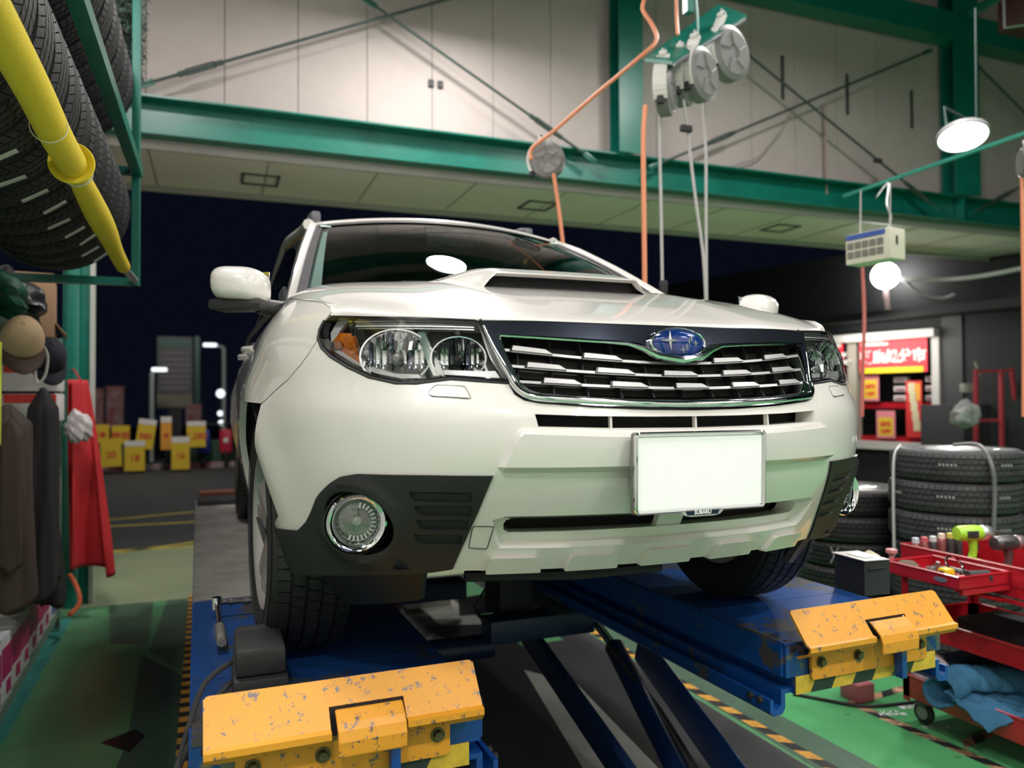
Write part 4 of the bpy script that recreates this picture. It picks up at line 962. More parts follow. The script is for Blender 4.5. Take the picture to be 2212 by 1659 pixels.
def hose(pts, r, m, name, label, cat='hose'):
    # smooth the polyline
    P3 = [Vector(p) for p in pts]; out = []
    for i in range(len(P3)-1):
        p0, p1, p2, p3 = P3[max(i-1, 0)], P3[i], P3[i+1], P3[min(i+2, len(P3)-1)]
        for k in range(5):
            t = k/5; out.append(.5*((2*p1)+(p2-p0)*t+(2*p0-5*p1+4*p2-p3)*t*t+(3*p1-p0-3*p2+p3)*t**3))
    out.append(P3[-1]); o = MB().tube(out, r, 8).build(name, m); tag(o, label, cat); return o
hose([(1.456, 2.6, 3.185), (1.416, 2.6, 3.07), (1.449, 2.55, 2.957), (1.449, 2.5, 2.834), (1.329, 2.5, 2.712), (1.151, 2.75, 2.548), (1.016, 3, 2.415), (0.919, 3.15, 2.333), (0.912, 3.15, 2.257)], .012, hoseO, 'red_hose', 'orange red hose running down from the bracket to the lone reel')
hose([(1.068, 3.15, 2.182), (1.094, 3.15, 2.017), (1.122, 3.15, 1.807), (1.15, 3.15, 1.504), (1.146, 3.15, 1.018)], .013, hoseO, 'orange_hose', 'orange hose hanging down behind the car roof from the lone reel')
hose([(1.249, 2.3, 2.347), (1.235, 2.3, 2.158), (1.234, 2.3, 1.769), (1.235, 2.3, 1.278), (1.229, 2.3, 0.61)], .014, hoseO, 'orange_hose', 'orange hose hanging behind the hood scoop, leftmost of the hanging lines')
hose([(1.443, 2.45, 2.504), (1.434, 2.45, 2.229), (1.439, 2.45, 1.821), (1.443, 2.45, 1.306)], .009, cabG, 'grey_cable', 'grey cable hanging with a black plug just above the hood', 'cable')
o = MB().box((1.45, 2.45, 1.355), (.04, .04, .09), bev=.012).build('cable_plug', blackt); tag(o, 'black plug on the end of the grey cable above the hood', 'plug')
hose([(1.559, 2.4, 2.501), (1.577, 2.4, 2.394), (1.595, 2.4, 2.26), (1.618, 2.4, 2.071), (1.651, 2.4, 1.828), (1.695, 2.4, 1.53), (1.713, 2.4, 1.147)], .009, cabG, 'grey_cable', 'grey cable slanting down from the third reel to the hood edge', 'cable')
hose([(1.857, 2.6, 2.764), (1.847, 2.6, 2.471), (1.861, 2.6, 2.24), (1.857, 2.6, 1.892), (1.855, 2.6, 1.458), (1.854, 2.6, 1.113)], .009, cabG, 'grey_cable', 'grey cable hanging straight from the largest reel', 'cable')
o = MB().box((1.569, 2.38, 2.283), (.075, .03, .04), bev=.008).build('cable_clamp', blackt); tag(o, 'small black clamp part way down the slanting grey cable', 'clamp')
hose([(1.729, 2.5, 3.158), (1.708, 2.45, 2.932), (1.697, 2.45, 2.847), (1.746, 2.45, 2.77)], .006, mat('thin_teal', (.25, .45, .42), .5), 'supply_tube', 'thin pale green tube looping down past the bracket', 'tube')
hose([(1.623, 2.55, 3.163), (1.625, 2.55, 3.021), (1.598, 2.5, 2.894)], .010, hoseO, 'hose_stub', 'short orange and white hose running up beside the bracket post')
# --- hanging control box with cable, lamps
bx = empty('hanging_box', (3.231, 2.6, 1.737), 'white hanging unit with blue band and louvres above the shop front', 'control box')
M = RZ(-1.40) @ Matrix.Diagonal((.85, .95, 1, 1))
place_ = lambda o: setattr(o, 'parent', bx)
place_(MB().box((0, 0, 0), (.40, .17, .21), M, bev=.012).build('casing', mat('box_cream', (.72, .69, .56), .5)))
place_(MB().box((-.02, -.088, .082), (.34, .006, .035), M).build('blue_band', mat('band_blue', (.05, .11, .40), .4), smooth=False))
for i in range(5):
    for j in range(2): place_(MB().box((-.155+i*.066, -.087, .022-.062*j), (.050, .008, .046), M).build('vent_opening', mat('vent_grey', (.20, .19, .16), .7), smooth=False))
place_(MB().box((.202, -.02, .02), (.006, .02, .06), M).build('side_label', blackt, smooth=False))
for dx in (-.13, .13): place_(MB().tube([M @ Vector((dx, 0, .10)), M @ Vector((dx+.01, 0, .42))], .006, 6).build('suspension_wire', cabG))
hose([(3.338, 2.6, 1.856), (3.382, 2.6, 1.957), (3.342, 2.6, 2.05), (3.786, 3, 2.344), (5.659, 4.9, 2.854)], .006, cabG, 'box_cable', 'pale cable looping up from the hanging unit', 'cable')
hose([(3.117, 2.6, 1.593), (3.125, 2.6, 1.398), (3.126, 2.6, 1.209), (3.108, 2.6, 0.925), (3.094, 2.6, 0.58)], .012, mat('hose_pink', (.55, .16, .13), .5), 'red_hose', 'pinkish red hose hanging under the white unit with blue band')
lampE = lamp_mat('lamp_emission', (1, .97, .93), 30.)
def high_bay(p, label, r=.17, tilt=(0, 0, 0), glow=lampE):
    root = empty('high_bay_lamp', p, label, 'lamp', 'round high bay lamps'); root.rotation_euler = tilt
    MB().lathe([(0, 0), (r*.96, 0)], 32).build('diffuser', glow, root)
    MB().lathe([(r*.97, -.006), (r*1.05, -.004), (r*1.05, .03), (r*.6, .07), (.05, .11), (0, .11)], 32).build('housing', mat('lamp_housing', (.3, .3, .3), .5), root)
    b = MB(); b.tube([(-r*1.0, 0, .02), (-r*1.0, 0, .22), (r*1.0, 0, .22), (r*1.0, 0, .02)], .010, 6); b.build('yoke', rodm, root); return root
for i, (x, y) in enumerate(((-1.0, -4.4), (1.6, -4.4), (4.2, -4.4), (0.2, -2.4), (2.9, -2.0))):  # unseen fixtures added to put bright streaks in the chrome and headlights
    fx = empty('added_fixture', (x, y, 3.4), 'unseen fluorescent fixture added behind the viewer for chrome streaks, %s' % ['rear left', 'rear middle', 'rear right', 'front left', 'front right'][i], 'lamp')
    MB().box((0, 0, .05), (1.25, .16, .05), bev=.01).build('housing', mat('fixture_white', (.7, .7, .7), .5), fx); MB().tube([(-.6, 0, .0), (.6, 0, .0)], .022, 10).build('tube', lamp_mat('tube_emission', (1, .97, .94), 26.) if 'tube_emission' not in MT else MT['tube_emission'], fx)
high_bay((4.592, 3, 2.791), 'round high bay lamp shining in front of the right green column', .18, (-.30, .25, 0))
b = MB(); q = Vector((4.596, 3, 2.963)); b.tube([q+Vector((.15, 0, .0)), q+Vector((.16, 0, .9))], .008, 6); o = b.build('lamp_cable', rodm); tag(o, 'thin cable going up from the high bay lamp by the column', 'cable')
area('high_bay_light', Vector((4.591, 3, 2.776))-Vector((0, 0, .06)), .3, 70)
for i, (p, e) in enumerate(zip(LAMPS, LPOW)):
    high_bay(Vector(p)+Vector((0, 0, .05)), 'round high bay lamp under the roof, %s' % ['behind the viewer at the left wall', 'behind the viewer in the middle', 'behind the viewer to the right', 'above the tyre rack', 'straight above the car nose', 'above the tool cart', 'above the shelf unit', 'mirrored in the windshield', 'above the tyre stacks'][i], .24)
# reel at the right edge
o = make_reel((3.338, 1.6, 2.048), .085, 'white hose reel cut by the right edge of the picture', yaw=.9)
hose([(3.279, 1.6, 1.949), (3.278, 1.6, 1.646), (3.272, 1.6, 1.12), (3.258, 1.6, 0.597)], .010, hoseO, 'orange_hose', 'orange hose hanging down the right edge of the picture')
# box on the roof corner, top right
o = MB().box((6.204, 3.6, 4.357), (.35, .3, .30), bev=.01).build('roof_heater', mat('rust_dark', (.06, .02, .02), .6)); tag(o, 'dark red cage box in the top right corner', 'box')
b = MB(); b.tube([(5.639, 3.4, 4.373), (5.642, 3.4, 4.036), (5.862, 3.3, 4.061)], .012, 6); b.build('cage_pipe', silver, o)

# ================================================================== lift
lift = empty('car_lift', (0, 0, 0), 'blue scissor car lift with two runways and worn yellow wheel stops', 'car lift')
lang = math.radians(2.0)
steelplate = mat('steel_deck', (.50, .48, .44), .36, .5, var=.45, vscale=5, rvar=.2)
stripeK = mat('stripe_black', (.015, .03, .025), .45); stripeY = mat('stripe_yellow', (.72, .50, .05), .45, var=.3, vscale=20)
bolt_m = mat('bolt_olive', (.13, .11, .06), .35, .7)
def runway(ox, oy, side):
    M = T(ox, oy, 0) @ RZ(lang if side > 0 else math.radians(1.2)); W2 = .325
    rw = empty('runway'); rw.parent = lift
    def bd(mb, name, m, parent=rw, **k): return mb.build(name, m, parent, **k)
    # deck plates
    bd(MB().box((0, .19, -.004), (2*W2-.01, .38, .008), M), 'deck_plate', bluew, smooth=False)
    bd(MB().box((0, .80, -.005), (2*W2-.01, .83, .009), M), 'deck_plate', bluew, smooth=False)
    bd(MB().box((0, 2.72, -.003), (2*W2-.004, 3.0, .010), M), 'deck_plate', steelplate, smooth=False)
    bd(MB().box((0, 4.02+.0, .008), (2*W2-.03, .30, .05), M, bev=.006), 'rear_ramp_block', blackt)
    bd(MB().box((0, 4.32, .02), (2*W2-.06, .16, .06), M, bev=.006), 'rear_stop', mat('rust', (.13, .035, .012), .7))
    # side members: stepped channel section, extruded along y
    AY = M @ frame((0, 0, 0), (1, 0, 0), (0, 0, 1), (0, -1, 0))
    def ext(poly, y0, y1, name, m=blue):
        b = MB(); b.prism(poly, -y1, -y0, AY); return bd(b, name, m, smooth=False)
    for s in (-1, 1):
        sec = [(s*W2, -.006), (s*W2, -.098), (s*(W2-.045), -.098), (s*(W2-.045), -.205), (s*(W2-.058), -.205), (s*(W2-.058), -.086), (s*(W2-.012), -.086), (s*(W2-.012), -.016), (s*.18, -.016), (s*.18, -.006)] if s == -1 and side < 0 else [(s*W2, -.006), (s*W2, -.098), (s*(W2-.045), -.098), (s*(W2-.045), -.135), (s*(W2+.0), -.135), (s*(W2+.0), -.180), (s*(W2+.018), -.192), (s*(W2+.028), -.182), (s*(W2+.028), -.160), (s*(W2+.040), -.160), (s*(W2+.040), -.196), (s*(W2+.028), -.208), (s*(W2-.004), -.205), (s*(W2-.015), -.190), (s*(W2-.015), -.148), (s*(W2-.058), -.148), (s*(W2-.058), -.086), (s*(W2-.012), -.086), (s*(W2-.012), -.014), (s*.18, -.016), (s*.18, -.006)]
        ext(sec, .012, 4.3, 'side_member')
        b = MB()
        for z in (-.165, -.165): pass
        for dz, dx in ((-.150, .0), (-.150, .0)): pass
        b.tube([M @ Vector((s*(W2+.034), .05, -.17)), M @ Vector((s*(W2+.052), .05, -.17))], .010, 8); b.tube([M @ Vector((s*(W2+.034), .09, -.17)), M @ Vector((s*(W2+.052), .09, -.17))], .010, 8); bd(b, 'rail_screw', blackt)
    ext([(-.316, -.010), (.316, -.010), (.316, -.100), (.285, -.100), (.285, -.150), (-.285, -.150), (-.285, -.100), (-.316, -.100)], .0, .014, 'end_plate')
    # hazard stripe plate
    b = MB(); zt, zb_ = -.098, -.150; xs = np.linspace(-.285, .285, 8)
    for i in range(7):
        sl = .028; p = [(xs[i]-sl, zb_), (xs[i+1]-sl, zb_), (xs[i+1]+sl*0, zt), (xs[i]+sl*0, zt)]
        if i == 6: p[1] = (xs[i+1], zb_)
        if i == 0: p[0] = (xs[0], zb_)
        b.cur = i % 2; b.prism(p, .002, .006, AY)
    bd(b, 'hazard_stripe', None, smooth=False, mats=[stripeY, stripeK])
    # yellow mounting plate with bolts
    mp = bd(MB().prism(rnd([(-.235, -.112), (.235, -.112), (.235, -.018), (-.235, -.018)], .012), .006, .016, AY), 'stop_mount', yellow, smooth=False)
    for x, z in ((-.20, -.062), (-.055, -.062), (.085, -.062), (.205, -.062)):
        b = MB(); b.lathe([(0, .030), (.0105, .030), (.0118, .027), (.0118, .016)], 6, AY @ T(x, z, 0)); b.lathe([(.0118, .019), (.017, .019), (.017, .016)], 16, AY @ T(x, z, 0)); b.build('bolt', bolt_m, mp, smooth=False)
    # wheel stop: sloping plate, bent lower lip and a notch for the latch tab
    ht, hb = .092, .0; yt, yb = .005, -.072; hw = .2975
    st_ = .007; mbx = MB(); nx0, nx1 = -.045, .120
    sd = Vector((0, yb-yt, hb-ht)).normalized(); nn = Vector((0, sd.z, -sd.y)); nn = -nn if nn.y > 0 else nn
    def SP(x, t): return Vector((x, yt+(yb-yt)*t, ht+(hb-ht)*t))
    prof = [SP(0, 0), SP(0, .90), Vector((0, yb-.006, hb+.006)), Vector((0, yb-.006, hb-.008)), Vector((0, yb+.006, hb-.022)), Vector((0, -.012, hb-.045))]
    def strip_(x0, x1, i0, i1, frac=None):
        pts = prof[i0:i1+1]
        if frac is not None: pts = [SP(0, frac)]+prof[1:i1+1]
        n = len(pts); vs = []
        nrm = []
        for i in range(n):
            a = pts[max(0, i-1)]; c = pts[min(n-1, i+1)]; d = (c-a).normalized(); q = Vector((0, d.z, -d.y)); nrm.append(q if q.y > 0 or (q.y == 0 and q.z < 0) else -q)
        for x in (x0, x1):
            for i in range(n): vs.append((x, pts[i].y, pts[i].z))
            for i in range(n): q = pts[i]+nrm[i]*st_; vs.append((x, q.y, q.z))
        fs = []
        for i in range(n-1):
            fs += [(i, i+1, 2*n+i+1, 2*n+i), (n+i, 3*n+i, 3*n+i+1, n+i+1), (i, n+i, n+i+1, i+1), (2*n+i, 2*n+i+1, 3*n+i+1, 3*n+i)]
        fs += [(0, 2*n, 3*n, n), (n-1, 2*n-1, 4*n-1, 3*n-1)]
        mbx.add(vs, fs, M)
    r0 = .012
    strip_(-hw+r0, nx0, 0, 5); strip_(nx1, hw-r0, 0, 5)
    # rounded upper corners
    for s in (-1, 1):
        for k in range(3):
            xa, xb = s*(hw-r0+r0*k/3), s*(hw-r0+r0*(k+1)/3); fr = (1-math.sqrt(max(0, 1-((k+.6)/3)**2)))*.10; strip_(min(xa, xb), max(xa, xb), 0, 4, fr)
    # middle part above the notch
    vs = []
    for x in (nx0, nx1):
        for t in (0, .50): q = SP(x, t); vs += [q, q-nn*st_]
    mbx.add(vs, [(0, 2, 6, 4), (1, 5, 7, 3), (0, 4, 5, 1), (2, 3, 7, 6), (0, 1, 3, 2), (4, 6, 7, 5)], M)
    ws_ = mbx.build('wheel_stop', yellow, rw, smooth=False); 
    # latch tab
    b = MB(); tt = [SP(0, .58)+nn*.004, SP(0, .85)+nn*.012, SP(0, 1.0)+nn*.014, Vector((0, yb-.018, -.012)), Vector((0, yb-.016, -.045))]; vs = []; n = len(tt)
    for x in (nx0+.012, nx1-.004):
        for q in tt: vs.append(Vector((x, q.y, q.z)))
        for q in tt: vs.append(Vector((x, q.y+.008, q.z-.003)))
    fs = []
    for i in range(n-1): fs += [(i, i+1, 2*n+i+1, 2*n+i), (n+i, 3*n+i, 3*n+i+1, n+i+1), (i, n+i, n+i+1, i+1), (2*n+i, 2*n+i+1, 3*n+i+1, 3*n+i)]
    fs += [(0, 2*n, 3*n, n), (n-1, 2*n-1, 4*n-1, 3*n-1)]
    b.add(vs, fs, M); lt = b.build('latch_tab', yellow, rw, smooth=False)
    md = lt.modifiers.new('b', 'BEVEL'); md.width = .004; md.segments = 2
    # back of the stop and dark gap behind the notch
    bd(MB().box(((nx0+nx1)/2, -.02, .015), (.16, .02, .07), M), 'hinge_block', blackt, smooth=False)
    bd(MB().box((.10, -.035, -.095), (.022, .03, .10), M, bev=.004), 'latch_arm', blue)
    b = MB(); b.tube([M @ Vector((-hw-.004, .02, -.02)), M @ Vector((-hw+.02, .02, -.02))], .022, 14); bd(b, 'hinge_pin', blackt); b = MB(); b.tube([M @ Vector((hw-.02, .02, -.02)), M @ Vector((hw+.004, .02, -.02))], .022, 14); bd(b, 'hinge_pin', blackt)
    return rw
runway(-.712, .335, -1); runway(.868, .405, 1)
# scissor arms, cylinders, base
dkb = mat('lift_blue_dark', (.004, .022, .085), .45, var=.3, vscale=4)
def bar(p, q, w_, h_, name, m=dkb, par=lift):
    p, q = Vector(p), Vector(q); d = (q-p).normalized(); sx = Vector((1, 0, 0)); up = sx.cross(d).normalized()
    M = frame((p+q)/2, sx, d, up); return MB().box((0, 0, 0), (w_, (q-p).length, h_), M, bev=.006).build(name, m, par)
bar((.60, 1.95, -.22), (.60, 3.7, -.72), .045, .12, 'scissor_arm')
for x in (-.94,): bar((x, 3.3, -.19), (x, .55, -.73), .05, .12, 'scissor_arm'); bar((x+.055, 3.2, -.73), (x+.055, .7, -.20), .045, .12, 'scissor_arm')
bar((.40, 2.55, -.26), (.33, .80, -.62), .04, .11, 'scissor_arm')
for y, z, x0, x1 in ((1.80, -.30, .12, .62), (2.7, -.33, -.94, .3)):
    MB().box(((x0+x1)/2, y, z), (x1-x0, .14, .10), bev=.01).build('cross_beam', dkb, lift)
b = MB(); b.tube([(-.45, 1.95, -.42), (.2, 1.95, -.42)], .055, 16); b.build('torsion_tube', dkb, lift)
b = MB(); b.tube([(.62, 1.55, -.36), (.52, .75, -.70)], .042, 16); b.build('cylinder', mat('cyl_blue', (.008, .03, .11), .3, .3), lift)
b = MB(); b.tube([(.72, 2.4, -.20), (.62, 1.55, -.36)], .020, 12); b.build('piston_rod', chrome, lift)
b = MB(); b.tube([(.56, 1.5, -.33), (.60, 1.2, -.48), (.58, .9, -.60), (.64, .7, -.70)], .009, 8); b.tube([(.58, 1.52, -.33), (.63, 1.2, -.50), (.61, .9, -.62), (.68, .7, -.71)], .009, 8); b.build('hydraulic_line', blackt, lift)
bar((.80, 1.66, -.40), (.76, .80, -.70), .012, .16, 'guard_plate', mat('lift_blue', (.01, .06, .26), .35, var=.3))
for s, x in ((-1, -.80),):
    MB().box((x-.0*s, 2.3, -.785), (.40, 2.6, .03), bev=.006).build('base_frame', dkb, lift)
MB().box((.08, 1.05, -.78), (1.0, .42, .04), bev=.006).build('base_plate', dkb, lift)
b = MB()
for x in (-.1, .05, .2, .3): b.lathe([(0, .014), (.014, .014), (.014, 0)], 6, T(x, 1.18, -.76))
b.build('base_bolt', steeld, lift, smooth=False)
b = MB(); b.box((.30, 2.0, -.20), (.16, .22, .18), bev=.01); b.tube([(.38, 2.02, -.12), (.40, 1.92, -.26)], .035, 14); b.build('motor_unit', blackt, lift)
MB().tube([(.415, 2.0, -.14), (.43, 1.93, -.24)], .008, 8).build('sight_tube', lamp_mat('bright_tube', (.9, .95, 1.), .5) if False else chrome, lift)
b = MB(); b.tube([(.22, 1.95, -.18), (.16, 1.9, -.14), (.10, 1.9, -.22), (.16, 1.92, -.32)], .007, 6); b.build('motor_cable', blackt, lift)
# rear cross member with the load label
cm = MB().box((.08, 2.55, -.055), (1.10, .10, .10)).build('cross_member', dkb, lift, smooth=False)
MB().box((-.17, 2.497, -.055), (.36, .003, .045)).build('label_strip', mat('label_grey', (.45, .45, .42), .6), cm, smooth=False)
text_mesh('2,000kg(4,4..', .040, blackt, cm, M=frame((-.17, 2.494, -.057), (1, 0, 0), (0, 0, 1), (0, -1, 0)))
b = MB(); b.tube(cr([(-.17+.010*math.sin(3.1*k), 2.30+.008*math.cos(2.3*k), -.09-.024*k) for k in range(22)], 3), .024, 8); b.build('spiral_hose', mat('hose_maroon', (.05, .012, .014), .5), lift)
tag(MB().box((.46, 4.2, FZ+.06), (.34, .3, .12), bev=.01).build('floor_box', mat('pale_box', (.42, .41, .38), .6)), 'pale grey box on the floor under the rear of the lift', 'box')
# --- things on the left runway
pad = empty('rubber_pad_stack', (-.885, .60, 0), 'stack of black rubber lifting blocks beside the left front tyre', 'rubber block')
MB().box((0, 0, .03), (.125, .22, .06), bev=.008).build('lower_block', mat('pad_rubber', (.018, .018, .018), .55, bump=.3, bscale=80), pad)
MB().box((.0, .0, .093), (.115, .19, .062), bev=.012).build('upper_block', MT['pad_rubber'], pad)
b = MB(); b.box((0, .12, .06), (.11, .06, .12), bev=.015); b.build('ramp_end', MT['pad_rubber'], pad)
hose([(-.95, .56, .085), (-1.01, .50, .06), (-1.045, .42, -.02), (-1.06, .36, -.06), (-1.075, .32, -.10), (-1.06, .30, -.12), (-1.03, .34, -.12)], .0065, mat('rope_black', (.03, .03, .03), .9, bump=.6, bscale=300), 'pull_rope', 'upper strand of black braided rope looping off the rubber blocks', 'rope')
hose([(-.95, .54, .045), (-1.0, .46, .02), (-1.05, .38, -.05), (-1.07, .33, -.09)], .0065, MT['rope_black'], 'pull_rope', 'lower strand of black braided rope below the first, off the rubber blocks', 'rope')
rt = empty('socket_wrench', (-0.979, 1.432, 0.02), 'chrome ratchet wrench with knurled grip and socket extension lying by the left tyre', 'wrench')
h0, h1 = Vector((-0.982, 1.318, 0.045)), Vector((-0.969, 0.917, 0.03))
def pl_(o, r): o.parent = r; o.matrix_parent_inverse = Matrix.Translation(-r.location)
dd = (h1-h0)
pl_(MB().tube([h0, h0+dd*.5, h0+dd*.62], [.008, .009, .010], 12).build('handle', chrome), rt)
pl_(MB().tube([h0+dd*.62, h0+dd*.66, h0+dd*.97, h0+dd*1.0], [.012, .0155, .0155, .013], 14).build('grip', mat('knurled', (.35, .33, .31), .35, .9, bump=.8, bscale=500)), rt)
pl_(MB().tube([h0+Vector((0, 0, -.02)), h0+Vector((0, 0, .018))], .015, 16).build('ratchet_head', chrome), rt)
e1 = Vector((-0.871, 1.319, 0.04)); de = e1-h0
pl_(MB().tube([h0, h0+de*.35, h0+de*.36, h0+de*.45, h0+de*.46, h0+de*.75, h0+de*.76, h0+de*.9, h0+de*.91, h0+de*1.3], [.009, .007, .012, .012, .008, .007, .012, .012, .008, .008], 12).build('socket_extension', steeld), rt)

# ================================================================== tyres
tyG = mat('tyre_grey', (.040, .040, .043), .6, var=.3, vscale=10, bump=.25, bscale=200)
proto = {}
def tyre(loc, R=.33, W=.18, rot=(0, 0, 0), label='', group=None, m=None, nb=64, pattern=0, ri=None, key=None):
    key = (R, W, pattern, m.name if m else '')
    if key in proto: return copy_tree(proto[key], None, loc, rot, label)
    root = empty('tyre', loc, label, 'tyre', group); root.rotation_euler = rot
    make_tyre_parts(root, R, W, ri or R*.66, nb, pattern, m or rubber, seg=44); proto[key] = root; return root
def relabel(o, label, group): o['label'] = label; o['group'] = group; return o
ordn = ['topmost', 'second from the top', 'third from the top', 'fourth from the top', 'fifth from the top', 'sixth from the top', 'lowest']
H_ = .1735
SA = (3.004, 1.831, 0.395)
for i in range(7):
    z = FZ+.002+H_*(6-i)+H_/2
    o = tyre((SA[0]+random.uniform(-.012, .012), SA[1]+random.uniform(-.012, .012), z-.0), .342, H_-.004, (0, 0, random.uniform(0, 6)), m=tyG)
    relabel(o, '%s tyre of the tall stack behind the red tool cart' % ordn[i], 'tyres stacked behind the tool cart')
    if i < 3:
        for a0, n_ in ((3.6, 5), (4.5, 4)):
            b = MB()
            for k in range(n_): a = a0+k*.055; b.box((.344*math.cos(a), .344*math.sin(a), .012), (.004, .010, .012), None)
            l = b.build('chalk_marking', mat('chalk', (.35, .35, .35), .8), o, smooth=False); l['kind'] = 'stuff'; l.rotation_euler = (0, 0, -o.rotation_euler.z)
H2 = .157
SB_ = (2.815, 2.445, 0.125)
for i in range(6):
    z = FZ+.002+H2*(5-i)+H2/2
    o = tyre((SB_[0]+random.uniform(-.012, .012), SB_[1]+random.uniform(-.015, .015), z), .345, H2-.004, (0, 0, random.uniform(0, 6)))
    relabel(o, '%s tyre of the stack between the car and the tall stack' % ordn[i], 'tyres stacked beside the car')
    if i in (2, 4):
        b = MB(); c = Vector((0, 0, 0)); a = math.radians(-125 if i == 4 else -150)
        def pt(da, dz): return (.347*math.cos(a+da), .337*math.sin(a+da), dz)
        b.tube([pt(-.07, -.05), pt(0, 0), pt(.07, .05)], .003, 5); b.tube([pt(-.07, .05), pt(0, 0), pt(.07, -.05)], .003, 5)
        l = b.build('chalk_cross', mat('chalk', (.5, .5, .5), .8), o); l.rotation_euler = (0, 0, -o.rotation_euler.z)
for i in range(6):
    z = FZ+.002+.18*(5-i)+.09
    o = tyre((3.76+random.uniform(-.01, .01), 1.62, z), .335, .176, (0, 0, random.uniform(0, 6)), m=tyG)
    relabel(o, '%s tyre of the stack cut by the right edge of the picture' % ordn[i], 'tyres stacked at the right edge')
o = MB().lathe([(.0, .03), (.20, .03), (.215, .0), (.215, -.03)], 36, T(3.76, 1.62, FZ+.002+.18*6+.031)).build('wheel_cover', silver); tag(o, 'pale round cover lying on the stack at the right edge', 'cover')
hose([(2.954, 1.796, 0.433), (2.905, 1.6, 0.445), (2.856, 1.493, 0.347), (2.87, 1.49, 0.212), (2.866, 1.496, -0.009), (2.885, 1.516, -0.26)], .011, mat('strap_grey', (.14, .14, .14), .5), 'binding_cable', 'dark grey cable draped over the tall stack of tyres', 'cable')
hose([(2.753, 1.981, 0.429), (2.679, 1.957, 0.37), (2.649, 1.94, 0.173), (2.655, 1.946, -0.199)], .008, mat('strap_white', (.5, .5, .5), .5), 'air_hose', 'thin pale hose hanging on the left of the tall tyre stack')
for c_, z_, l in ((SA, FZ+7*.1735, 'pale alloy wheel inside the topmost tyre of the tall stack'), (SB_, FZ+6*.157, 'pale alloy wheel inside the topmost tyre of the shorter stack')):
    r_o = empty('alloy_rim', (c_[0], c_[1], z_-.09), l, 'wheel'); make_rim(r_o, .218, .17, m=silver)
# black case
bc = empty('black_case', (1.235, .79, 0), 'black plastic case with pale hinged lid on the outer edge of the right runway', 'case'); bc.scale = (.58, .70, .155)
MB().prism([(-.09, -.10), (.09, -.12), (.11, .10), (-.07, .12)], 0, .80).build('body', blackt, bc, smooth=False)
MB().prism([(-.10, -.11), (.085, -.125), (.115, .11), (-.085, .13)], .80, .815).build('lid', mat('lid_grey', (.42, .40, .38), .45), bc, smooth=False)
MB().box((0, .0, .825), (.08, .12, .012), bev=.004).build('lid_hinge', mat('lid_light', (.62, .62, .60), .4), bc); MB().box((-.0, -.115, .62), (.14, .012, .02), bev=.003).build('handle', blackt, bc)

# ================================================================== tool cart
cart = empty('tool_cart', (2.02, .35, FZ), 'red three tier steel tool cart with side tray and casters', 'tool cart')
CX, CY = .46, .97     # size in x and y; local origin at the near left floor corner
redd = mat('red_inside', (.30, .010, .018), .35, 0, .3)
def tray(name, x0, x1, y0, y1, z, h, parent, t=.004, m=red):
    b = MB(); b.box(((x0+x1)/2, (y0+y1)/2, z), (x1-x0, y1-y0, t)); b.box((x0, (y0+y1)/2, z+h/2), (t, y1-y0, h)); b.box((x1, (y0+y1)/2, z+h/2), (t, y1-y0, h)); b.box(((x0+x1)/2, y0, z+h/2), (x1-x0, t, h)); b.box(((x0+x1)/2, y1, z+h/2), (x1-x0, t, h))
    for a_, c_ in (((x0, y0), (x1, y0)), ((x0, y1), (x1, y1)), ((x0, y0), (x0, y1)), ((x1, y0), (x1, y1))): b.tube([(a_[0], a_[1], z+h), (c_[0], c_[1], z+h)], .006, 6)
    return b.build(name, m, parent, smooth=False)
tp = tray('top_tray', 0, CX, 0, CY, .70, .12, cart)
md_ = tray('middle_tray', 0, CX, 0, CY, .42, .085, cart); bt = tray('bottom_tray', 0, CX, 0, CY, .12, .10, cart)
for x, y in ((.0, .0), (CX, .0), (0, CY), (CX, CY)):
    sx = 1 if x == 0 else -1; sy = 1 if y == 0 else -1
    b = MB(); b.box((x+sx*.018, y, .42), (.036, .004, .64)); b.box((x, y+sy*.018, .42), (.004, .036, .64)); b.build('corner_post', red, cart, smooth=False)
for x, y in ((.04, .05), (CX-.04, .05), (.06, CY-.06), (CX-.06, CY-.06)):
    b = MB(); b.lathe([(0, .014), (.045, .014), (.05, .008), (.05, -.008), (.045, -.014), (0, -.014)], 24, T(x, y, .05) @ RY(PI/2)); w_ = b.build('caster', blackt, cart)
    MB().lathe([(0, .016), (.03, .016), (.03, -.016), (0, -.016)], 16, T(x, y, .05) @ RY(PI/2)).build('wheel_disc', mat('caster_grey', (.35, .35, .35), .5), w_); MB().box((x, y+.0, .095), (.05, .06, .04), bev=.008).build('fork', steeld, w_)
for y0 in (.13, .33, .53): MB().box((-.004, y0+.06, .765), (.005, .10, .045), bev=.002).build('pressed_pocket', red, tp)
MB().lathe([(.026+.004*math.cos(a), .004*math.sin(a)) for a in np.linspace(0, 2*PI, 7)[:-1]], 24, T(-.012, .28, .755) @ RY(PI/2), closed=True).build('ring_pull', mat('ring_red', (.50, .12, .12), .3, .3), tp)
MB().box((-.015, .485, .685), (.03, .97, .012)).build('front_lip', red, tp, smooth=False)
sdt = tray('side_tray', -.285, -.01, .44, .79, .755, .045, cart); 
MB().lathe([(0, .002), (1, .002), (1, 0)], 24, T(-.289, .52, .778) @ RY(-PI/2) @ Matrix.Diagonal((.010, .030, 1, 1))).build('oval_badge', silver, sdt)
b = MB(); b.box((-.14, .445, .74), (.26, .02, .02)); b.tube([(-.28, .46, .75), (-.02, .46, .68)], .008, 6); b.build('bracket', red, sdt)
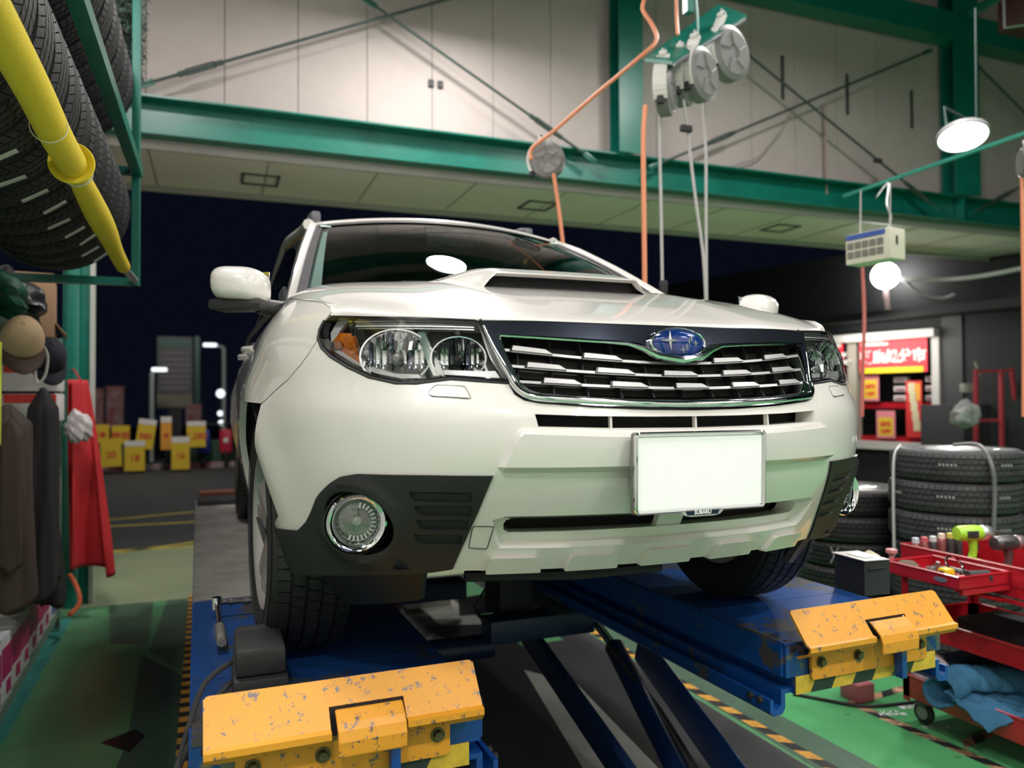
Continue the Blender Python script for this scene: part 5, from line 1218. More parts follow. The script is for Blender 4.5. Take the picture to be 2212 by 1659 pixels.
# things on the cart (world coordinates)
ZT_ = FZ+.704
def gun(loc, rz, body, dark, label, s=1.):
    root = empty('impact_wrench', loc, label, 'power tool'); root.rotation_euler = (0, 0, rz); root.scale = (s, s, s)
    MB().box((0, 0, .022), (.095, .065, .044), bev=.010).build('battery', dark, root); MB().box((0, 0, .05), (.09, .062, .022), bev=.008).build('battery_clip', body, root)
    b = MB(); b.tube([(-.005, 0, .06), (.005, 0, .10), (.0, 0, .145)], [.017, .015, .020], 12); b.build('grip', dark if s < 1.0 else body, root)
    b = MB(); b.lathe([(0, -.075), (.028, -.072), (.033, -.055), (.034, .01), (.031, .035)], 20, T(0, 0, .172) @ RY(PI/2)); b.build('motor_housing', body, root)
    b = MB(); b.lathe([(.031, .035), (.033, .04), (.030, .075), (.018, .092), (.012, .094), (0, .094)], 20, T(0, 0, .172) @ RY(PI/2)); b.build('hammer_case', silver if s >= 1 else mat('case_rose', (.30, .22, .22), .35, .6), root)
    b = MB(); b.box((.112, 0, .172), (.035, .014, .014)); b.build('anvil', steeld, root, smooth=False)
    MB().box((.022, 0, .118), (.012, .012, .03), bev=.003).build('trigger', blackt, root)
    MB().box((-.02, -.033, .172), (.05, .004, .028), bev=.001).build('side_panel', blackt, root); return root
lime = mat('lime_green', (.36, .66, .04), .4)
gun((2.23, 1.12, ZT_), -.25, lime, blackt, 'lime green cordless impact wrench standing on its battery in the cart', 1.08)
gun((2.24, .96, ZT_), -.15, steeld, mat('grip_brown', (.09, .04, .04), .6), 'dark grey impact wrench with reddish nose beside the lime green one', .98)
o = MB().lathe([(0, .0), (.055, .0), (.06, .01), (.055, .035), (.02, .045), (.012, .08)], 24, T(2.24, .86, ZT_)).build('air_sander', mat('sander_dark', (.10, .08, .07), .3, .7)); tag(o, 'round dark steel air tool lying near the dark impact wrench', 'tool')
caps = [((.50, .55, .60), 'white capped'), ((.03, .10, .40), 'blue capped'), ((.75, .60, .50), 'cream capped'), ((.55, .50, .10), 'yellow banded'), ((.50, .10, .12), 'red capped'), ((.55, .6, .6), 'silver capped')]
for i, (cc, l) in enumerate(caps):
    px = [1972, 2066, 2032, 2048, 1985, 2001][i]; h = [.05, .085, .08, .075, .05, .05][i]; p = (2.074, 1.303, 0.02) if i == 0 else None
    x = 2.06+.055*[0, 5, 3, 4, 1, 2][i]; root = empty('spray_can', (x, 1.275, ZT_), '%s small can in the far row of the cart tray' % l, 'can', 'small cans on the cart')
    MB().lathe([(0, 0), (.018, 0), (.018, .10+h*.3), (.014, .11+h*.3)], 16).build('can_body', mat('can%d' % i, (.08, .08, .09) if i % 2 else (.35, .12, .12), .3, .5), root)
    MB().lathe([(.014, .11+h*.3), (.016, .112+h*.3), (.015, .135+h*.3), (0, .138+h*.3)], 16).build('cap', mat('cap%d' % i, cc, .4), root)
ZS = FZ+.757
def small(name, mb, m, label, cat): o = mb.build(name, m); tag(o, label, cat); return o
tm = small('tape_measure', MB().box((1.80, .90, ZS+.03), (.05, .045, .05), bev=.01), mat('tm_yellow', (.75, .50, .02), .4), 'yellow tape measure lying in the side tray', 'tape measure')
MB().box((1.773, .90, ZS+.03), (.004, .02, .03)).build('tape_label', blackt, tm, smooth=False)
small('wire_brush', MB().lathe([(0, 0), (.038, .01), (.045, .03), (.03, .045), (0, .05)], 20, T(1.80, 1.09, ZS)), mat('brush_brown', (.12, .09, .06), .8, bump=1., bscale=200), 'round brown wire brush at the far end of the side tray', 'brush')
small('steel_cup', MB().lathe([(0, 0), (.028, 0), (.030, .02), (.018, .035), (0, .038)], 18, T(1.78, 1.01, ZS)), chrome, 'shiny steel cup brush beside the wire brush', 'tool')
small('air_coupler', MB().tube([(1.86, 1.02, ZS+.012), (1.85, .99, ZS+.02), (1.85, .98, ZS+.06)], [.014, .012, .008], 10).tube([(1.90, 1.05, ZS+.015), (1.80, .96, ZS+.015)], .007, 8), steel, 'steel air coupler standing in the side tray', 'coupler')
small('key_ring', MB().lathe([(.040+.005*math.cos(a), .005*math.sin(a)) for a in np.linspace(0, 2*PI, 7)[:-1]], 28, T(1.92, .96, ZS+.045) @ RX(.9), closed=True), chrome, 'large steel ring leaning in the side tray', 'ring')
small('pliers', MB().tube([(1.90, 1.08, ZS+.01), (1.95, 1.0, ZS+.02), (1.99, .93, ZS+.01)], .008, 8).tube([(1.95, 1.09, ZS+.01), (1.95, 1.0, ZS+.02), (1.93, .92, ZS+.01)], .008, 8), steeld, 'pliers with dark handles lying in the side tray', 'pliers')
small('socket_cylinder', MB().tube([(1.83, .83, ZS+.028), (1.92, .81, ZS+.028)], .027, 18), blackt, 'short black cylinder at the near end of the side tray', 'socket')
small('rose_plug', MB().tube([(1.79, .845, ZS+.02), (1.825, .838, ZS+.02)], .017, 14), mat('cap_rose', (.65, .16, .16), .4), 'small rose red plug next to the black cylinder', 'plug')
br = small('parts_brush', MB().lathe([(0, 0), (.02, 0), (.022, .04), (0, .042)], 14, T(1.70, 1.17, ZS-.02)), mat('brush_red', (.45, .04, .04), .4), 'brush with cream bristles on the far corner of the side tray', 'brush')
b = MB(); b.tube([(1.70, 1.17, ZS+.02), (1.69, 1.17, ZS+.045), (1.66, 1.17, ZS+.075)], [.020, .034, .018], 12); b.build('bristles', mat('bristle', (.62, .55, .42), .8), br)
b = MB(); b.lathe([(0, 0), (.02, 0), (.012, .02), (.010, .06), (.024, .07), (.024, .085), (0, .09)], 16, T(1.83, 1.20, ZS-.01)); small('pink_stopper', b, mat('pink', (.55, .20, .22), .4), 'pink mushroom shaped knob behind the wire brush', 'stopper')
small('pipe_clamp_ring', MB().lathe([(.035, 0), (.04, 0), (.04, .03), (.035, .03)], 20, T(2.20, .62, ZT_), closed=True), silver, 'bright ring in the main tray near the right edge', 'ring')
small('black_tray_bin', MB().box((2.30, .85, FZ+.47), (.28, .6, .09), bev=.01), blackt, 'black bin resting on the middle shelf of the cart', 'bin')
# quilted moving blanket over the bottom tray, a wrapped plastic bag
quilt = mat('quilt_blue', (.03, .13, .24), .85, bump=.4, bscale=120); zq = FZ+.235
def quiltf(u, v):
    # a roll lying across the bottom tray, its end hanging over the left side
    x = 1.93+.55*u; r = .056+.006*math.sin(9*v); a = -2.2+5.6*v; y = 1.06+r*1.2*math.cos(a)-.27*u; z = zq+.05+r*math.sin(a)-.05*max(0, .12-u)/.12
    puff = .013*(abs(math.sin(22*u+6*v))*abs(math.sin(22*u-6*v)))**.45; return Vector((x, y+puff*math.cos(a), z+puff*math.sin(a)))
qb = sheet(quiltf, 130, 56, 0, 1, 0, 1, quilt, 'moving_blanket', None, .010); tag(qb, 'blue quilted moving blanket rolled across the bottom tray of the cart', 'blanket')
def quilt2(u, v):
    x = 1.93+.54*u; y = 1.03-.20*v-.27*u; z = zq+.01-.04*v-.06*max(0, .2-u)/.2*v; p = .013*(abs(math.sin(22*u+9*v))*abs(math.sin(22*u-9*v)))**.45; return Vector((x, y, z+p))
o = sheet(quilt2, 130, 40, 0, 1, 0, 1, quilt, 'hanging_flap', qb, .010)
small('second_blanket', MB().box((2.28, 1.16, FZ+.24), (.34, .22, .16), bev=.05), mat('quilt_dark', (.012, .04, .08), .9), 'dark blue folded cloth piled on the bottom tray', 'blanket')
bagm = mat('plastic_bag', (.62, .52, .54), .35, spec=.5)
def bag(u, v):
    a = 2*PI*u; r = .075*(math.sin(PI*min(1, v*.9+.12))**.6)*(1+.16*math.sin(5*a+4*v)+.08*math.sin(11*a)); return Vector((2.10+r*math.cos(a), 1.22+r*math.sin(a)*1.3, FZ+.14+.20*v))
o = sheet(bag, 40, 14, 0, 1, 0, 1, bagm, 'plastic_bag'); tag(o, 'crumpled pinkish white plastic bag on the far corner of the bottom tray', 'bag')
small('pink_box', MB().box((2.02, 1.60, FZ+.045), (.11, .12, .09), bev=.01), mat('pink_box', (.45, .12, .14), .6), 'faded red box on the floor behind the cart', 'box')
small('red_tool_grip', MB().tube([(2.06, .72, FZ+.47), (2.10, .50, FZ+.47)], .022, 12), blackt, 'black grip lying on the middle shelf', 'tool')
hose([(1.75, 1.75, FZ+.008), (1.85, 1.62, FZ+.008), (1.95, 1.50, FZ+.008), (2.12, 1.46, FZ+.008), (2.3, 1.44, FZ+.008)], .008, blackt, 'floor_cable', 'black cable lying on the green floor behind the cart', 'cable')

# ================================================================== left side: tyre rack
rack = empty('tyre_rack', (-1.38, 1.2, 1.0), 'green steel tyre rack with padded yellow front pipe, mounted high on the left', 'tyre rack')
def rk_(o): o.parent = rack; o.matrix_parent_inverse = Matrix.Translation((1.38, -1.2, -1.0)); return o
XR = -1.375; YF = 2.99
for y in (-.6, YF):
    rk_(MB().box((XR, y, 2.24), (.040, .045, 1.87), bev=.003).build('post', green, smooth=False)); rk_(MB().box((-2.35, y, 2.24), (.045, .045, 1.87), bev=.003).build('post', green, smooth=False))
rk_(MB().box((XR+.005, 1.2, 1.90), (.05, 3.6, .055)).build('front_beam', green, smooth=False)); rk_(MB().box((-2.0, 1.2, 1.90), (.05, 3.6, .05)).build('tyre_rail', green, smooth=False))
rk_(MB().box((XR-.04, 1.2, 2.0), (.03, 3.6, .03)).build('tyre_rail', green, smooth=False)); rk_(MB().box((XR, 1.2, 3.15), (.05, 3.6, .05)).build('front_beam', green, smooth=False))
rk_(MB().box((-2.0, 1.2, 1.33), (.05, 3.6, .05)).build('tyre_rail', green, smooth=False))
rk_(MB().box((-1.60, 2.25, 2.45), (.05, .05, 1.4)).build('post', green, smooth=False))
for y in (-.6, YF): rk_(MB().box((-1.86, y, 1.325), (.99, .04, .04)).build('cross_bar', green, smooth=False)); rk_(MB().box((-1.86, y, 1.90), (.99, .04, .04)).build('cross_bar', green, smooth=False))
rk_(MB().tube([(-1.95, YF, 1.33), (-2.3, YF-.05, 1.55)], .022, 4).build('corner_brace', green, smooth=False))
padY = mat('pad_yellow', (.78, .60, .03), .8, bump=.5, bscale=250)
pp = [(-1.385, 0.022, 1.451), (-1.385, 0.355, 1.447), (-1.385, 0.666, 1.437), (-1.385, 0.918, 1.418), (-1.385, 1.203, 1.413), (-1.385, 1.33, 1.405), (-1.385, 1.629, 1.386), (-1.385, 1.962, 1.368), (-1.385, 2.231, 1.343), (-1.385, 2.511, 1.328)]
def cr(pts, k=4):
    P3 = [Vector(p) for p in pts]; out = []
    for i in range(len(P3)-1):
        p0, p1, p2, p3 = P3[max(i-1, 0)], P3[i], P3[i+1], P3[min(i+2, len(P3)-1)]
        for j in range(k): t = j/k; out.append(.5*((2*p1)+(p2-p0)*t+(2*p0-5*p1+4*p2-p3)*t*t+(3*p1-p0-3*p2+p3)*t**3))
    return out+[P3[-1]]
c1 = cr(pp[:5]); rk_(MB().tube(c1, .041, 18).build('foam_sleeve', padY))
c2 = cr(pp[4:]); n = len(c2); rr2 = [.030+.012*math.exp(-((i/n-.45)/.22)**2)-.004*math.exp(-((i/n-.1)/.06)**2) for i in range(n)]
rk_(MB().tube(c2, rr2, 18).build('foam_sleeve', padY))
d = (Vector(pp[4])-Vector(pp[3])).normalized(); sd_ = d.cross(Vector((0, 0, 1))).normalized(); Mc = frame(pp[4], sd_, d.cross(sd_), d)
rk_(MB().lathe([(.040, -.035), (.052, -.045), (.060, -.05), (.063, -.045), (.055, -.03), (.047, .0), (.040, .045)], 28, Mc).build('foam_collar', padY))
for q, r in (((-1.385, 0.827, 1.412), .043), (Vector(pp[4])+d*.03, .047), (Vector(pp[4])+d*.05, .044)):
    rk_(MB().lathe([(r+.0015*math.cos(a), .0015*math.sin(a)) for a in np.linspace(0, 2*PI, 6)[:-1]], 28, frame(q, sd_, d.cross(sd_), d), closed=True).build('cable_tie', mat('tie_white', (.6, .6, .45), .5)))
rk_(MB().tube([(-1.385, 2.473, 1.326), (XR, YF, 1.33)], .016, 8).build('pipe_end', silver))
pos = ['nearest', 'second', 'third', 'fourth', 'fifth', 'sixth', 'seventh', 'eighth', 'ninth', 'tenth', 'eleventh', 'twelfth', 'thirteenth', 'farthest']
tg = mat('size_tag', (.55, .55, .50), .7)
N = 14
LOWER = []
for i in range(N):
    y = 2.76-.213*(N-1-i); R = .325+random.uniform(-.008, .008)
    pat = 1 if i in (3, 4, 5, 6, 7) else 0
    o = tyre((-1.71, y, 1.665), .325, .205, (PI/2, random.uniform(0, 6), random.uniform(-.01, .01)), m=rubber, pattern=pat, nb=72)
    relabel(o, '%s tyre counted from the viewer in the lower row of the green rack' % pos[i], 'tyres in the lower row of the rack')
    LOWER.append((o, i, y))
N2 = 9
for i in range(N2):
    y = 2.92-.213*(N2-1-i)
    o = tyre((-1.71, y, 2.345), .325, .205, (PI/2, random.uniform(0, 6), 0), m=rubber, pattern=0, nb=72)
    relabel(o, '%s tyre counted from the viewer in the upper row of the green rack' % (pos[i] if i < N2-1 else 'farthest'), 'tyres in the upper row of the rack')
for o, i, y in LOWER:
    a = math.radians(-54-(N-1-i)*1.3+(i % 3)*3.); rxz = (.3265*math.cos(a), .3265*math.sin(a))
    t = MB(); ta = Vector((-math.sin(a), 0, math.cos(a))); nr = Vector((math.cos(a), 0, math.sin(a)))
    t.box((0, 0, 0), (.085, .024, .004), frame(Vector((-1.71+rxz[0], y+.01, 1.665+rxz[1])), ta, Vector((0, 1, 0)), nr))
    l = t.build('size_label', tg, None, smooth=False)
    l.parent = o; l.matrix_parent_inverse = (Matrix.Translation(o.location) @ o.rotation_euler.to_matrix().to_4x4()).inverted()
# dark green artificial fir garland at the end of the rack
gd = empty('fir_garland', (-1.44, 3.3, 2.479), 'bushy dark green artificial fir hanging at the far end of the rack', 'decoration')
firm = mat('fir_green', (.035, .075, .055), .8, var=.5, vscale=6)
b = MB()
for i in range(6000):
    h = random.random(); a = random.uniform(0, 2*PI); r = random.uniform(.02, .085)*(1.1-.5*abs(h-.55)); c = Vector((r*math.cos(a), r*math.sin(a), h*1.1-.0)); d = Vector((random.uniform(-1, 1), random.uniform(-1, 1), random.uniform(-.8, .5))).normalized()*.05; w_ = d.orthogonal().normalized()*.004
    b.add([c-w_, c+w_, c+d], [(0, 1, 2)])
g_ = b.build('needles', firm, gd, smooth=False); g_['kind'] = 'stuff'; MB().tube([(0, 0, 0), (.02, 0, .5), (0, 0, 1.1)], .012, 6).build('stem', mat('stem', (.05, .04, .03), .8), gd)
# ================================================================== shelf unit
shm = mat('shelf_green', (.16, .25, .19), .45, .1, var=.15)
sh = empty('shelf_unit', (-1.9, 3.0, FZ), 'grey green slotted angle shelf unit along the left side', 'shelf')
def sx_(y): return 0.0-.045*(y-2.53)      # the front line drifts slightly to the left going back
for y in (1.2, 4.45):
    for x in (-1.86+sx_(y), -2.40+sx_(y)):
        o = MB().box((x-.02, y, .17), (.045, .004, 1.92)).box((x, y-.02, .17), (.004, .045, 1.92)).build('upright', shm, None, smooth=False); o.parent = sh; o.matrix_parent_inverse = Matrix.Translation((1.9, -3.0, -FZ))
        if y > 4:
            b = MB()
            for k in range(30): b.box((x-.02, y-.003, -.72+k*.06), (.010, .003, .026))
            q = b.build('slot_row', blackt, o, smooth=False); q['kind'] = 'stuff'
for z in (1.08, .56, .05, -.66):
    M = frame((-2.13+sx_(2.8), 2.82, z), (1, -.045*0, 0), (-.045, 1, 0), (0, 0, 1))
    b = MB(); b.box((0, 0, 0), (.52, 3.24, .004), M); b.box((.262, 0, -.02), (.004, 3.24, .05), M); b.box((-.262, 0, -.02), (.004, 3.24, .05), M); o = b.build('shelf_board', shm, None, smooth=False); o.parent = sh; o.matrix_parent_inverse = Matrix.Translation((1.9, -3.0, -FZ))
def item(name, c, d, m, label, cat, rz=0, bev=.008):
    o = MB().box((0, 0, 0), d, None, bev=bev).build(name, m); o.location = c; o.rotation_euler = (0, 0, rz); tag(o, label, cat); return o
card = mat('cardboard', (.34, .20, .11), .8, var=.15, vscale=6)
bx1 = item('cardboard_box', (-2.12, 4.05, 1.28), (.40, .55, .38), card, 'brown cardboard box with open flap on top of the shelf unit', 'box', .15)
b = MB(); b.box((.24, .0, .10), (.10, .42, .006), RY(.9)); b.build('flap', card, bx1, smooth=False); MB().box((.203, .0, .0), (.004, .10, .30)).build('packing_tape', mat('tape_brown', (.42, .30, .18), .4), bx1, smooth=False)
def lump(name, c, s, m, label, cat, seed=1, n=26, amp=.22):
    rnd_ = random.Random(seed); ph = [rnd_.uniform(0, 6) for _ in range(6)]; bm = bmesh.new(); bmesh.ops.create_icosphere(bm, subdivisions=4, radius=1)
    for v in bm.verts:
        x, y, z = v.co; k = 1+amp*(math.sin(5*x+ph[0]+3*y)+math.sin(6*y+ph[1]+4*z)+.6*math.sin(11*z+ph[2]+7*x)+.4*math.sin(17*x+ph[3]+9*z))/2; v.co = Vector((x*s[0]*k, y*s[1]*k, max(z, -.8)*s[2]*k))
    b = MB(); b.bm(bm); bm.free(); o = b.build(name, m); o.location = c; tag(o, label, cat); return o
lump('black_bag', (-2.05, 3.35, 1.22), (.18, .28, .16), mat('bag_black', (.012, .012, .015), .35), 'shiny black bag on top of the shelf unit before the cardboard box', 'bag', 3, amp=.3)
lump('green_net', (-2.00, 2.85, 1.20), (.14, .25, .13), mat('net_green', (.01, .16, .08), .6, var=.6, vscale=30), 'crumpled green net on top of the shelf unit at the left edge', 'net', 5, amp=.35)
lump('dark_bag', (-2.1, 2.5, 1.19), (.18, .32, .09), mat('bag_grey', (.04, .045, .045), .7), 'dark grey bag heaped under the tyre rack', 'bag', 8)
for i, (y, l) in enumerate(((4.16, 'red and white box on the second shelf, upper of two'), (4.16, 'red and white box on the second shelf, lower of two'))):
    o = item('parts_box', (-2.05, y, .585+.09+.185*(1-i)), (.30, .22, .17), mat('box_white', (.65, .62, .60), .6), l, 'box'); MB().box((.0, -.111, .055), (.28, .003, .055)).build('red_band', mat('band_red', (.62, .04, .03), .5), o, smooth=False)
mg = mat('magenta', (.42, .015, .12), .5)
for i in range(9):
    y = 4.15-.235*i; l = ['far end', 'second from the far end', 'third from the far end', 'fourth from the far end', 'fifth from the far end', 'middle', 'third from the near end', 'second from the near end', 'near end'][i]
    o = item('wiper_carton', (-2.02+sx_(y)+.02, y, -.655+.15), (.26, .19, .30), mat('box_white', (.65, .62, .60), .6) if i % 3 else mat('box_white2', (.75, .75, .78), .5), 'white and magenta carton on the lowest shelf, %s of the row' % l, 'carton', group if False else 0)
    o['group'] = 'cartons on the lowest shelf'
    MB().box((.131, .0, .03), (.003, .17, .14)).build('magenta_panel', mg, o, smooth=False); MB().box((0, -.096, .0), (.20, .003, .20)).build('front_panel', mg, o, smooth=False)
    MB().box((.1325, .03, -.09), (.002, .07, .06)).build('print_block', mat('print_blue', (.05, .10, .35), .5) if i == 0 else mg, o, smooth=False)
# caps
def cap(c, rz, m1, m2, label, s=1.):
    root = empty('cap', c, label, 'cap'); root.rotation_euler = (.0, .9, rz); root.scale = (s, s, s)
    b = MB(); n, k = 24, 10; vs = []
    for j in range(k+1):
        for i in range(n): a = 2*PI*i/n; t = j/k*PI/2; vs.append((.095*math.cos(a)*math.cos(t)**.8, .08*math.sin(a)*math.cos(t)**.8, .115*math.sin(t)))
    b.add(vs, [(j*n+i, j*n+(i+1) % n, (j+1)*n+(i+1) % n, (j+1)*n+i) for j in range(k) for i in range(n)]); cr_ = b.build('crown', m1, root); cr_.modifiers.new('t', 'SOLIDIFY').thickness = .003
    b = MB(); vs = []
    for j in range(6):
        for i in range(15):
            a = math.radians(-75+150*i/14); r = 1+.85*j/5*math.cos(a*.8); vs.append((.095*math.cos(a)*r, .08*math.sin(a)*(1+.1*j/5), .004-.02*(j/5)**2+.018*math.cos(a*2)*(j/5)))
    b.add(vs, [(j*15+i, j*15+i+1, (j+1)*15+i+1, (j+1)*15+i) for j in range(5) for i in range(14)]); br_ = b.build('brim', m2, root); br_.modifiers.new('t', 'SOLIDIFY').thickness = .004
    MB().lathe([(0, .118), (.008, .117), (.009, .112)], 10).build('top_button', m1, root); return root
beige = mat('cap_beige', (.46, .33, .19), .85, bump=.3, bscale=300); brown = mat('cap_brown', (.075, .05, .038), .85)
cap((-1.789, 2.55, 0.977), -1.3, beige, brown, 'beige cap with dark brown brim hanging on the shelf corner', 1.08)
cap((-1.82, 3.3, 0.939), -1.2, mat('cap_navy', (.012, .014, .022), .85), mat('cap_navy', (.012, .014, .022), .85), 'dark navy cap hanging behind the beige cap', 1.05)
hose([(-1.72, 2.6, 0.968), (-1.699, 2.6, 0.916), (-1.712, 2.62, 0.832), (-1.741, 2.62, 0.794), (-1.752, 2.62, 0.853), (-1.741, 2.6, 0.894)], .006, mat('loop_white', (.55, .52, .5), .6), 'white_loop', 'white plastic loop hanging below the beige cap', 'loop')
# jackets and cloths
def garment(name, x, y, z0, z1, w0, w1, depth, m, label, cat, seed=0, lean=(0, 0), folds=7, rz=0.):
    rnd_ = random.Random(seed); ph = [rnd_.uniform(0, 6) for _ in range(5)]
    def fn(u, v):
        a = 2*PI*u; w = w0+(w1-w0)*v**.8; g = (1+.09*math.sin(3*a+ph[0]+2*v)*v**.5+.04*math.sin(5*a+ph[1]-4*v)+.05*math.sin(2*a+7*v+ph[2])+.035*math.sin(7*a+ph[3]+3*v)*v**.4+.02*math.sin(11*a+ph[1]-7*v))
        px = depth/2*math.cos(a)*g; py = w/2*math.sin(a)*g; c, s = math.cos(rz), math.sin(rz)
        shoulder = min(1., (v/.12+.15))
        return Vector((x+(px*c-py*s)*shoulder+lean[0]*v, y+(px*s+py*c)*shoulder+lean[1]*v, z0+(z1-z0)*v+.02*math.sin(2*a+ph[3])*v))
    o = sheet(fn, 72, 30, 0, 1, 0, 1, m, name, None, .004, sharp=70); tag(o, label, cat); return o
jb = mat('jacket_brown', (.070, .047, .036), .85, bump=.35, bscale=350); jd = mat('jacket_dark', (.020, .017, .019), .85, bump=.3, bscale=350)
g1 = garment('work_jacket', -1.80, 2.36, .70, -.13, .17, .36, .15, jb, 'brown work jacket hanging nearest on the shelf front, white tag at its side', 'jacket', 2, (.02, .02))
MB().box((-1.79, 2.3, 0.379), (.035, .003, .035), None).build('white_tag', mat('tag_white', (.8, .8, .78), .5), g1, smooth=False)
garment('sleeve', -1.76, 2.22, .64, .05, .07, .11, .08, jb, 'sleeve', 'x', 4).parent = g1
for o in col.objects:
    if o.name == 'sleeve':
        for k in ('category', 'label'): 
            if k in o: del o[k]
g2 = garment('black_jacket', -1.80, 3.05, .78, -.24, .14, .50, .13, jd, 'almost black jacket hanging behind the brown one', 'jacket', 7, (.0, .05))
g3 = garment('dark_trousers', -1.85, 3.35, .45, -.40, .12, .30, .10, mat('trouser_black', (.014, .013, .013), .85), 'dark brown trousers hanging behind the black jacket at the shelf post', 'trousers', 9, (.03, .15))
0 and garment('black_scarf', -1.78, 2.50, -.15, -.52, .05, .10, .06, jd, 'black cloth strip dangling below the brown jacket', 'cloth', 12)
redc = mat('red_cloth', (.46, .012, .018), .7, bump=.2, bscale=200)
def rc(u, v):
    # an apron hung from one corner: folds fan out towards the hem
    sp = .12+.22*v**.9; x = -1.92+.05*math.sin(3*PI*u+1.3*v)*(.3+.7*v)+.06*u*v; y = 4.62+sp*(u-.35)*.4+.09*math.sin(9*u+2*v); f_ = .035*math.sin(13*u+1.5*v+.8*math.sin(4*v))*(.3+v); return Vector((x+sp*(u-.15)*.80-.45*f_, y+.9*f_, .86-1.33*v+.05*math.sin(5*u)*v))
o = sheet(rc, 40, 40, 0, 1, 0, 1, redc, 'red_apron', None, .005, 70); tag(o, 'large red cloth apron hanging by the green column', 'apron')
MB().tube([(-1.86, 4.63, .85), (-1.93, 4.85, .93), (-1.97, 5.0, .95)], .006, 6).build('hanging_cord', redc, o)
def rc2(u, v): 
    p = rc(u, v); return p
lump('white_gloves', (-1.851, 4.45, 0.532), (.08, .06, .11), mat('glove_white', (.55, .50, .50), .8), 'bundle of white gloves tied on the red apron', 'gloves', 11, amp=.18)
hose([(-1.871, 4.3, -0.408), (-1.837, 4.3, -0.477), (-1.805, 4.25, -0.552), (-1.808, 4.2, -0.599), (-1.839, 4.1, -0.623)], .014, mat('hose_orange2', (.72, .14, .05), .4), 'orange_hose', 'short loop of orange hose beside the shelf foot')
item('hi_vis_vest', (-1.766, 2.05, 0.743), (.02, .03, .40), mat('hivis', (.55, .62, .05), .7), 'yellow green strip of a vest at the left edge', 'vest')
item('dark_tool_bag', (-2.1, 3.5, .18), (.36, .8, .26), mat('bag_dark2', (.03, .03, .03), .7), 'black tool bag on the third shelf behind the clothes', 'bag', 0, .04)
item('paint_tin', (-2.0, 4.1, .14), (.2, .2, .18), mat('tin_grey', (.3, .28, .28), .5, .5), 'grey metal tin on the third shelf at the far end', 'tin', 0, .02)

# ================================================================== outside at night
YB = 17.3
cY = mat('card_yellow', (.72, .50, .03), .6); cW = mat('card_white', (.75, .72, .68), .6); cR = mat('card_red', (.60, .03, .03), .6); cO = mat('card_orange', (.80, .36, .05), .6)
cards = [((218,937), 29, 36, 0, 0), ((261,939), 32, 36, 0, 0), ((315,938), 32, 58, -8, 1), ((359,936), 20, 66, 0, 2), ((424,938), 36, 52, 0, 1), ((240,978), 36, 54, 3, 0), ((291,985), 36, 58, 0, 1), ((390,979), 33, 64, 0, 1), ((197,980), 14, 40, 0, 0)]
cpos = [(-3.247, 16.8, 0.031), (-2.872, 16.8, 0.004), (-2.376, 16.6, 0.011), (-1.993, 16.8, 0.015), (-1.391, 16.8, -0.018), (-3.008, 16.4, -0.349), (-2.569, 16.4, -0.43), (-1.691, 16.4, -0.398), (-3.372, 16.4, -0.357)]
cnames = ['small yellow price card, leftmost in the upper row outside', 'small yellow price card, second in the upper row outside', 'tilted yellow price card with white top outside', 'narrow orange price card with white top outside', 'yellow price card with white top at the right end of the upper row', 'olive yellow price card in the lower row left of the middle', 'yellow price card in the lower row middle, white top', 'yellow price card in the lower row nearest the lift', 'yellow price card in the lower row at the far left']
kk = 17.8/1661
txt = ['2本', '特価', '980', '安', '1,280', '20', '18', '16', '5']
for (c, w_, h_, an, kd), p, nm, tx in zip(cards, cpos, cnames, txt):
    W_, H_ = w_*kk, h_*kk; root = empty('price_card', p, nm, 'price card', 'yellow price cards outside'); root.rotation_euler = (0, math.radians(-an), 0)
    MB().box((0, 0, 0), (W_, .012, H_)).build('card', cO if kd == 2 else cY, root, smooth=False)
    if kd: MB().box((0, -.009, H_*.42), (W_, .004, H_*.18)).build('header', cW, root, smooth=False)
    text_mesh(tx, min(H_*.45, W_*.5), cR, root, M=frame((0, -.010, -H_*.08), (1, 0, 0), (0, 0, 1), (0, -1, 0)), bold=.004)
    dz = p[2]-H_/2-FZ; MB().tube([(0, .02, -H_/2+.05), (-math.sin(math.radians(-an))*-dz*0, .02, -H_/2-dz)], .012, 6).build('stem', blackt, root, smooth=False)
o = MB().box((-2.0, 17.3, -.74), (2.9, .12, .14), bev=.02).build('kerb_strip', mat('kerb_red', (.28, .02, .03), .7, c2=(.35, .30, .30), vscale=3)); tag(o, 'red and white kerb strip along the far edge of the forecourt', 'kerb')
for i, (x, m_, l) in enumerate(((-3.0, (.01, .06, .03), 'dark green planter box at the left of the far display'), (-1.7, (.01, .05, .03), 'dark green crate behind the price cards in the middle'), (-.95, (.02, .07, .04), 'dark green crate behind the price cards at the right'))):
    o = MB().box((x, 17.7, -.50), (.72, .5, .6), bev=.03).build('display_crate', mat('crate%d' % i, m_, .7)); tag(o, l, 'crate')
def bike(x, m_, l): 
    r = empty('scooter', (x, 17.2, FZ), l, 'scooter'); b = MB(); b.lathe([(.16+.05*math.cos(a), .04*math.sin(a)) for a in np.linspace(0, 2*PI, 7)[:-1]], 18, T(0, 0, .21) @ RY(PI/2), closed=True); b.build('wheel', blackt, r)
    MB().box((0, 0, .6), (.28, .2, .55), bev=.08).build('front_fairing', m_, r); b = MB(); b.tube([(-.25, 0, .98), (0, -.05, 1.0), (.25, 0, .98)], .02, 6); b.build('handlebar', blackt, r); MB().box((0, -.11, .62), (.1, .02, .1), bev=.01).build('plate', cW, r)
bike(-.78, mat('scooter_red', (.50, .02, .05), .3), 'red scooter parked outside beside the rear of the car'); bike(-1.25, mat('scooter_blue', (.02, .05, .35), .3), 'blue scooter parked outside left of the red scooter')
